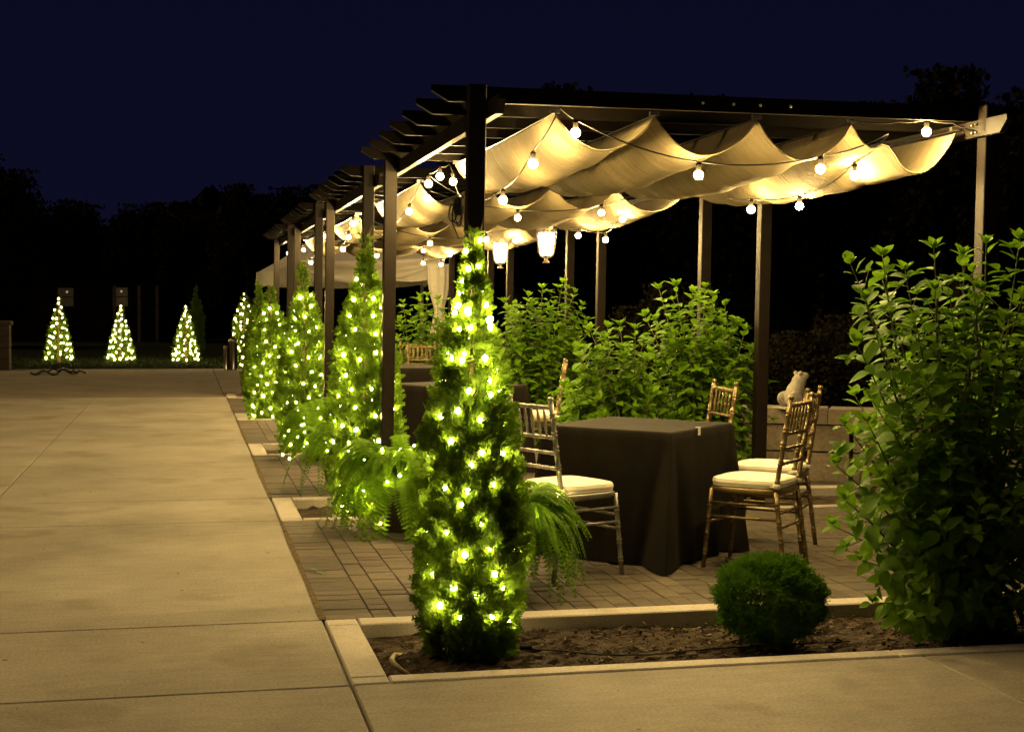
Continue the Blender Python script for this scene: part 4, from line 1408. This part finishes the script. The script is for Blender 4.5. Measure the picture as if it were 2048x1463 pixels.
# ------------------------------------------------------------------ tables under dark cloths
def table(cx, cy, rz, side, label, lab2, seed, hem=.0):
    t = thing('banquet_table', label, 'table', (cx, cy, 0), rz, 'banquet tables')
    h = side / 2 - .012
    MB().box((-h, -h, .725), (h, h, .752), .003).build('tabletop', M['wood'], t)
    for sx_ in (1, -1):
        for sy_ in (1, -1):
            MB().lathe((sx_ * (h - .08), sy_ * (h - .08), 0), (sx_ * (h - .08), sy_ * (h - .08), .725), [(0, .016), (1, .018)], 8).build('leg', M['steel'], t, True)
    # cloth
    r = random.Random(seed)
    per = []
    n_side = 46
    cr_ = .018
    hs2 = side / 2
    cor = [(hs2, -hs2), (hs2, hs2), (-hs2, hs2), (-hs2, -hs2)]
    for i in range(4):
        a, b = np.array(cor[i]), np.array(cor[(i + 1) % 4])
        for k in range(n_side):
            u = k / n_side
            per.append((a * (1 - u) + b * u, u, i))
    amp = [r.uniform(.01, .03), r.uniform(.02, .05), r.uniform(.01, .04), r.uniform(.13, .16)]
    skew = [r.uniform(-.14, -.08) for _ in range(4)]
    phs = [r.uniform(0, 6.28) for _ in range(4)]
    rows = 26
    vs, fs = [], []
    n = len(per)
    for j in range(rows + 1):
        v = j / rows
        for (p, u, i) in per:
            nr = np.array([[1, 0], [0, 1], [-1, 0], [0, -1]][i], float)
            dc = min(u, 1 - u) * side
            ci = i if u < .5 else (i + 1) % 4
            cdir = np.array(cor[ci]) / np.linalg.norm(cor[ci])
            tdir = np.array([-cdir[1], cdir[0]])
            wd = .02 + .15 * v
            cone = math.cos(math.pi * .5 * min(1, dc / wd)) ** 1.3
            flat = .010 + .022 * v + .006 * v * math.sin(u * 17 + phs[i]) + .009 * v * v * math.sin(u * 29 + phs[(i + 1) % 4])
            valley = -.035 * v * math.exp(-((dc - wd) / .045) ** 2)
            q = p * (1 + .0) + nr * (flat + valley) * (1 - cone) + cdir * cone * (.012 + (amp[ci] + .06) * v) + tdir * cone * skew[ci] * v
            if v == 0: q = p
            z = .757 - v * (.752 - hem)
            if v < .04: z = .757 - v * .4
            vs.append((q[0], q[1], max(.004, z + (.008 * math.sin(u * 21 + i) * v if v > .9 else 0))))
    for j in range(rows):
        for k in range(n):
            fs.append((j * n + k, (j + 1) * n + k, (j + 1) * n + (k + 1) % n, j * n + (k + 1) % n))
    fs.append(tuple(range(n))[::1])
    mb = MB(); mb.add(vs, fs)
    o = mb.build('tablecloth', M['cloth'], None, True)
    o.location = (cx, cy, 0); o.rotation_euler = (0, 0, rz)
    for p_ in o.data.polygons:
        if len(p_.vertices) > 4: p_.use_smooth = False
    props(o, lab2, 'tablecloth', 'dark tablecloths')
table(2.60, 8.06, math.atan2(.57, .575), .81, 'square banquet table hidden under a dark cloth at the front', 'dark brown cloth draped to the floor over the front table', 1)
table(2.32, 12.35, math.radians(28), .85, 'square banquet table under a dark cloth in the second pergola', 'dark brown cloth over the table in the second pergola', 2)
table(2.45, 15.95, math.radians(8), .85, 'square banquet table under a dark cloth in the third pergola', 'dark brown cloth over the table in the third pergola', 3)
cl = atz(1397, 862, .76) * 1.026
t = MB().box((-.011, -.008, -.042), (.011, -.002, .004)).box((-.011, -.002, .0005), (.011, .016, .004)).build('tablecloth_clip', M['white'])
t.location = (cl[0], cl[1], .762); t.rotation_euler = (0, 0, math.radians(45))
props(t, 'small white clip on the edge of the front tablecloth', 'clip')

# ------------------------------------------------------------------ seat wall and frog statue
wt = thing('stone_wall', 'low curved wall of grey stone blocks behind the gold chairs', 'wall', (0, 0, 0))
def wpt(u): return np.array([4.28 + 2.2 * u, 11.50 - 1.15 * u ** 1.3])
r = random.Random(12)
for row, (z0, z1) in enumerate(((-.1, .232), (.246, .462))):
    k = 0; u = -.02 + .06 * row
    while u < 1.3:
        du = r.uniform(.15, .21)
        a, b = wpt(max(0, u)), wpt(max(0, u) + du - .014)
        d_ = (b - a) / np.linalg.norm(b - a); nn = np.array([d_[1], -d_[0]])
        o_ = r.uniform(0, .012)
        poly = [a + nn * (.0 + o_), b + nn * (.0 + o_), b - nn * .32, a - nn * .32]
        MB().prism([tuple(q) for q in poly], z0, z1, 2).build('block', M['stone'], wt)
        u = max(0, u) + du
u = 0
while u < 1.3:
    du = r.uniform(.2, .28)
    a, b = wpt(u), wpt(u + du - .003)
    d_ = (b - a) / np.linalg.norm(b - a); nn = np.array([d_[1], -d_[0]])
    poly = [a + nn * .035, b + nn * .035, b - nn * .36, a - nn * .36]
    MB().prism([tuple(q) for q in poly], .474, .60, 2).build('coping', M['stone'], wt)
    u += du

def uv_ball(mb, c, rad, rot=None, n=14, m=10):
    vs, fs = [], []
    R_ = rot or Matrix.Identity(3)
    for j in range(m + 1):
        th = math.pi * j / m
        for k in range(n):
            a = 2 * math.pi * k / n
            v = R_ @ Vector((rad[0] * math.sin(th) * math.cos(a), rad[1] * math.sin(th) * math.sin(a), rad[2] * math.cos(th)))
            vs.append(Vector(c) + v)
    for j in range(m):
        for k in range(n):
            fs.append((j * n + k, (j + 1) * n + k, (j + 1) * n + (k + 1) % n, j * n + (k + 1) % n))
    mb.add(vs, fs)
fp = at(1588, 812, 11.25)
ft = thing('frog_statue', 'pale stone frog sitting on the low curved wall', 'statue', (fp[0], 11.25, .60), 0.15)
fb = MB()
ry = lambda d: Matrix.Rotation(math.radians(d), 3, 'Y')
uv_ball(fb, (.005, 0, .125), (.078, .082, .125), ry(20))          # upright body
uv_ball(fb, (.045, 0, .225), (.062, .066, .062), ry(10))          # throat
uv_ball(fb, (.072, 0, .262), (.066, .062, .038), ry(-16))         # head
uv_ball(fb, (.035, .036, .296), (.020, .020, .020)); uv_ball(fb, (.035, -.036, .296), (.020, .020, .020))   # eyes
for s in (1, -1):
    uv_ball(fb, (-.035, .075 * s, .072), (.085, .042, .068), ry(24))  # haunch
    uv_ball(fb, (-.01, .085 * s, .018), (.075, .026, .018))         # hind foot
    uv_ball(fb, (.075, .048 * s, .09), (.02, .02, .085), ry(-10))   # foreleg
    uv_ball(fb, (.105, .052 * s, .014), (.04, .024, .013))          # front foot
bmf = fb.build('body', M['statue'], ft, True)
rm = bmf.modifiers.new('remesh', 'REMESH'); rm.mode = 'VOXEL'; rm.voxel_size = .007; rm.use_smooth_shade = True
sm_ = bmf.modifiers.new('smooth', 'SMOOTH'); sm_.iterations = 4; sm_.factor = .5
MB().box((-.15, -.11, -.0), (.15, .11, .012), .005).build('plinth', M['statue'], ft)

# ------------------------------------------------------------------ small things
hp = [atz(806, 1301, -.03), atz(790, 1306, -.02), atz(783, 1318, -.01), atz(788, 1330, -.02), atz(803, 1340, -.03), atz(822, 1347, -.06)]
hz = [-.05, -.025, -.01, -.012, -.03, -.07]
props(MB().tube([(p[0], p[1], z) for p, z in zip(hp, hz)], .011, 8).build('irrigation_hose', M['hose'], smooth=True), 'short tan hose loop sticking out of the soil', 'hose')
cp = [atz(1025, 1268, -.04), atz(1045, 1288, -.05), atz(1070, 1302, -.05), atz(1110, 1303, -.05), atz(1200, 1312, -.05), atz(1300, 1312, -.05), atz(1420, 1300, -.05), atz(1560, 1292, -.05), atz(1700, 1285, -.05)]
t = thing('extension_cord', 'thin dark cord and plug lying on the soil of the front bed', 'cord')
MB().tube([(p[0], p[1], -.042) for p in cp], .0032, 5).build('cord', M['black'], t, True)
q = atz(1054, 1298, -.04)
MB().box((q[0] - .03, q[1] - .012, -.052), (q[0] + .02, q[1] + .016, -.02), .005).build('plug', M['black'], t)
for (px, py, rot, lab) in ((615, 1143, .2, 'dark green fallen leaf on the pavers next to the walk'), (630, 1146, -.4, 'second fallen leaf lying against the first on the pavers')):
    q = atz(px, py)
    o = link('fallen_leaf', leaf_mesh(M['leafdark'], .1))
    o.location = (q[0], q[1], .012); o.scale = (.07, .07, .06); o.rotation_euler = (.15, -.1, rot)
    props(o, lab, 'leaf', 'fallen leaves')
r = np.random.default_rng(31)
N = 90
pos = np.stack([r.uniform(-2.5, 3.4, N), r.uniform(4.2, 12, N), np.full(N, .002)], -1)
pos = pos[~((pos[:, 0] > XE) & (pos[:, 1] > BED0 - .05) & (pos[:, 1] < BED1 + .05))]
N = len(pos)
props(link('litter_specks', scatter_mesh('litter_specks', chip.v, chip.f, pos, frames(r.standard_normal((N, 3)) * [1, 1, .05], np.tile([0, 0, 1.0], (N, 1))), r.uniform(.003, .010, N), M['chip'])), kind='stuff')
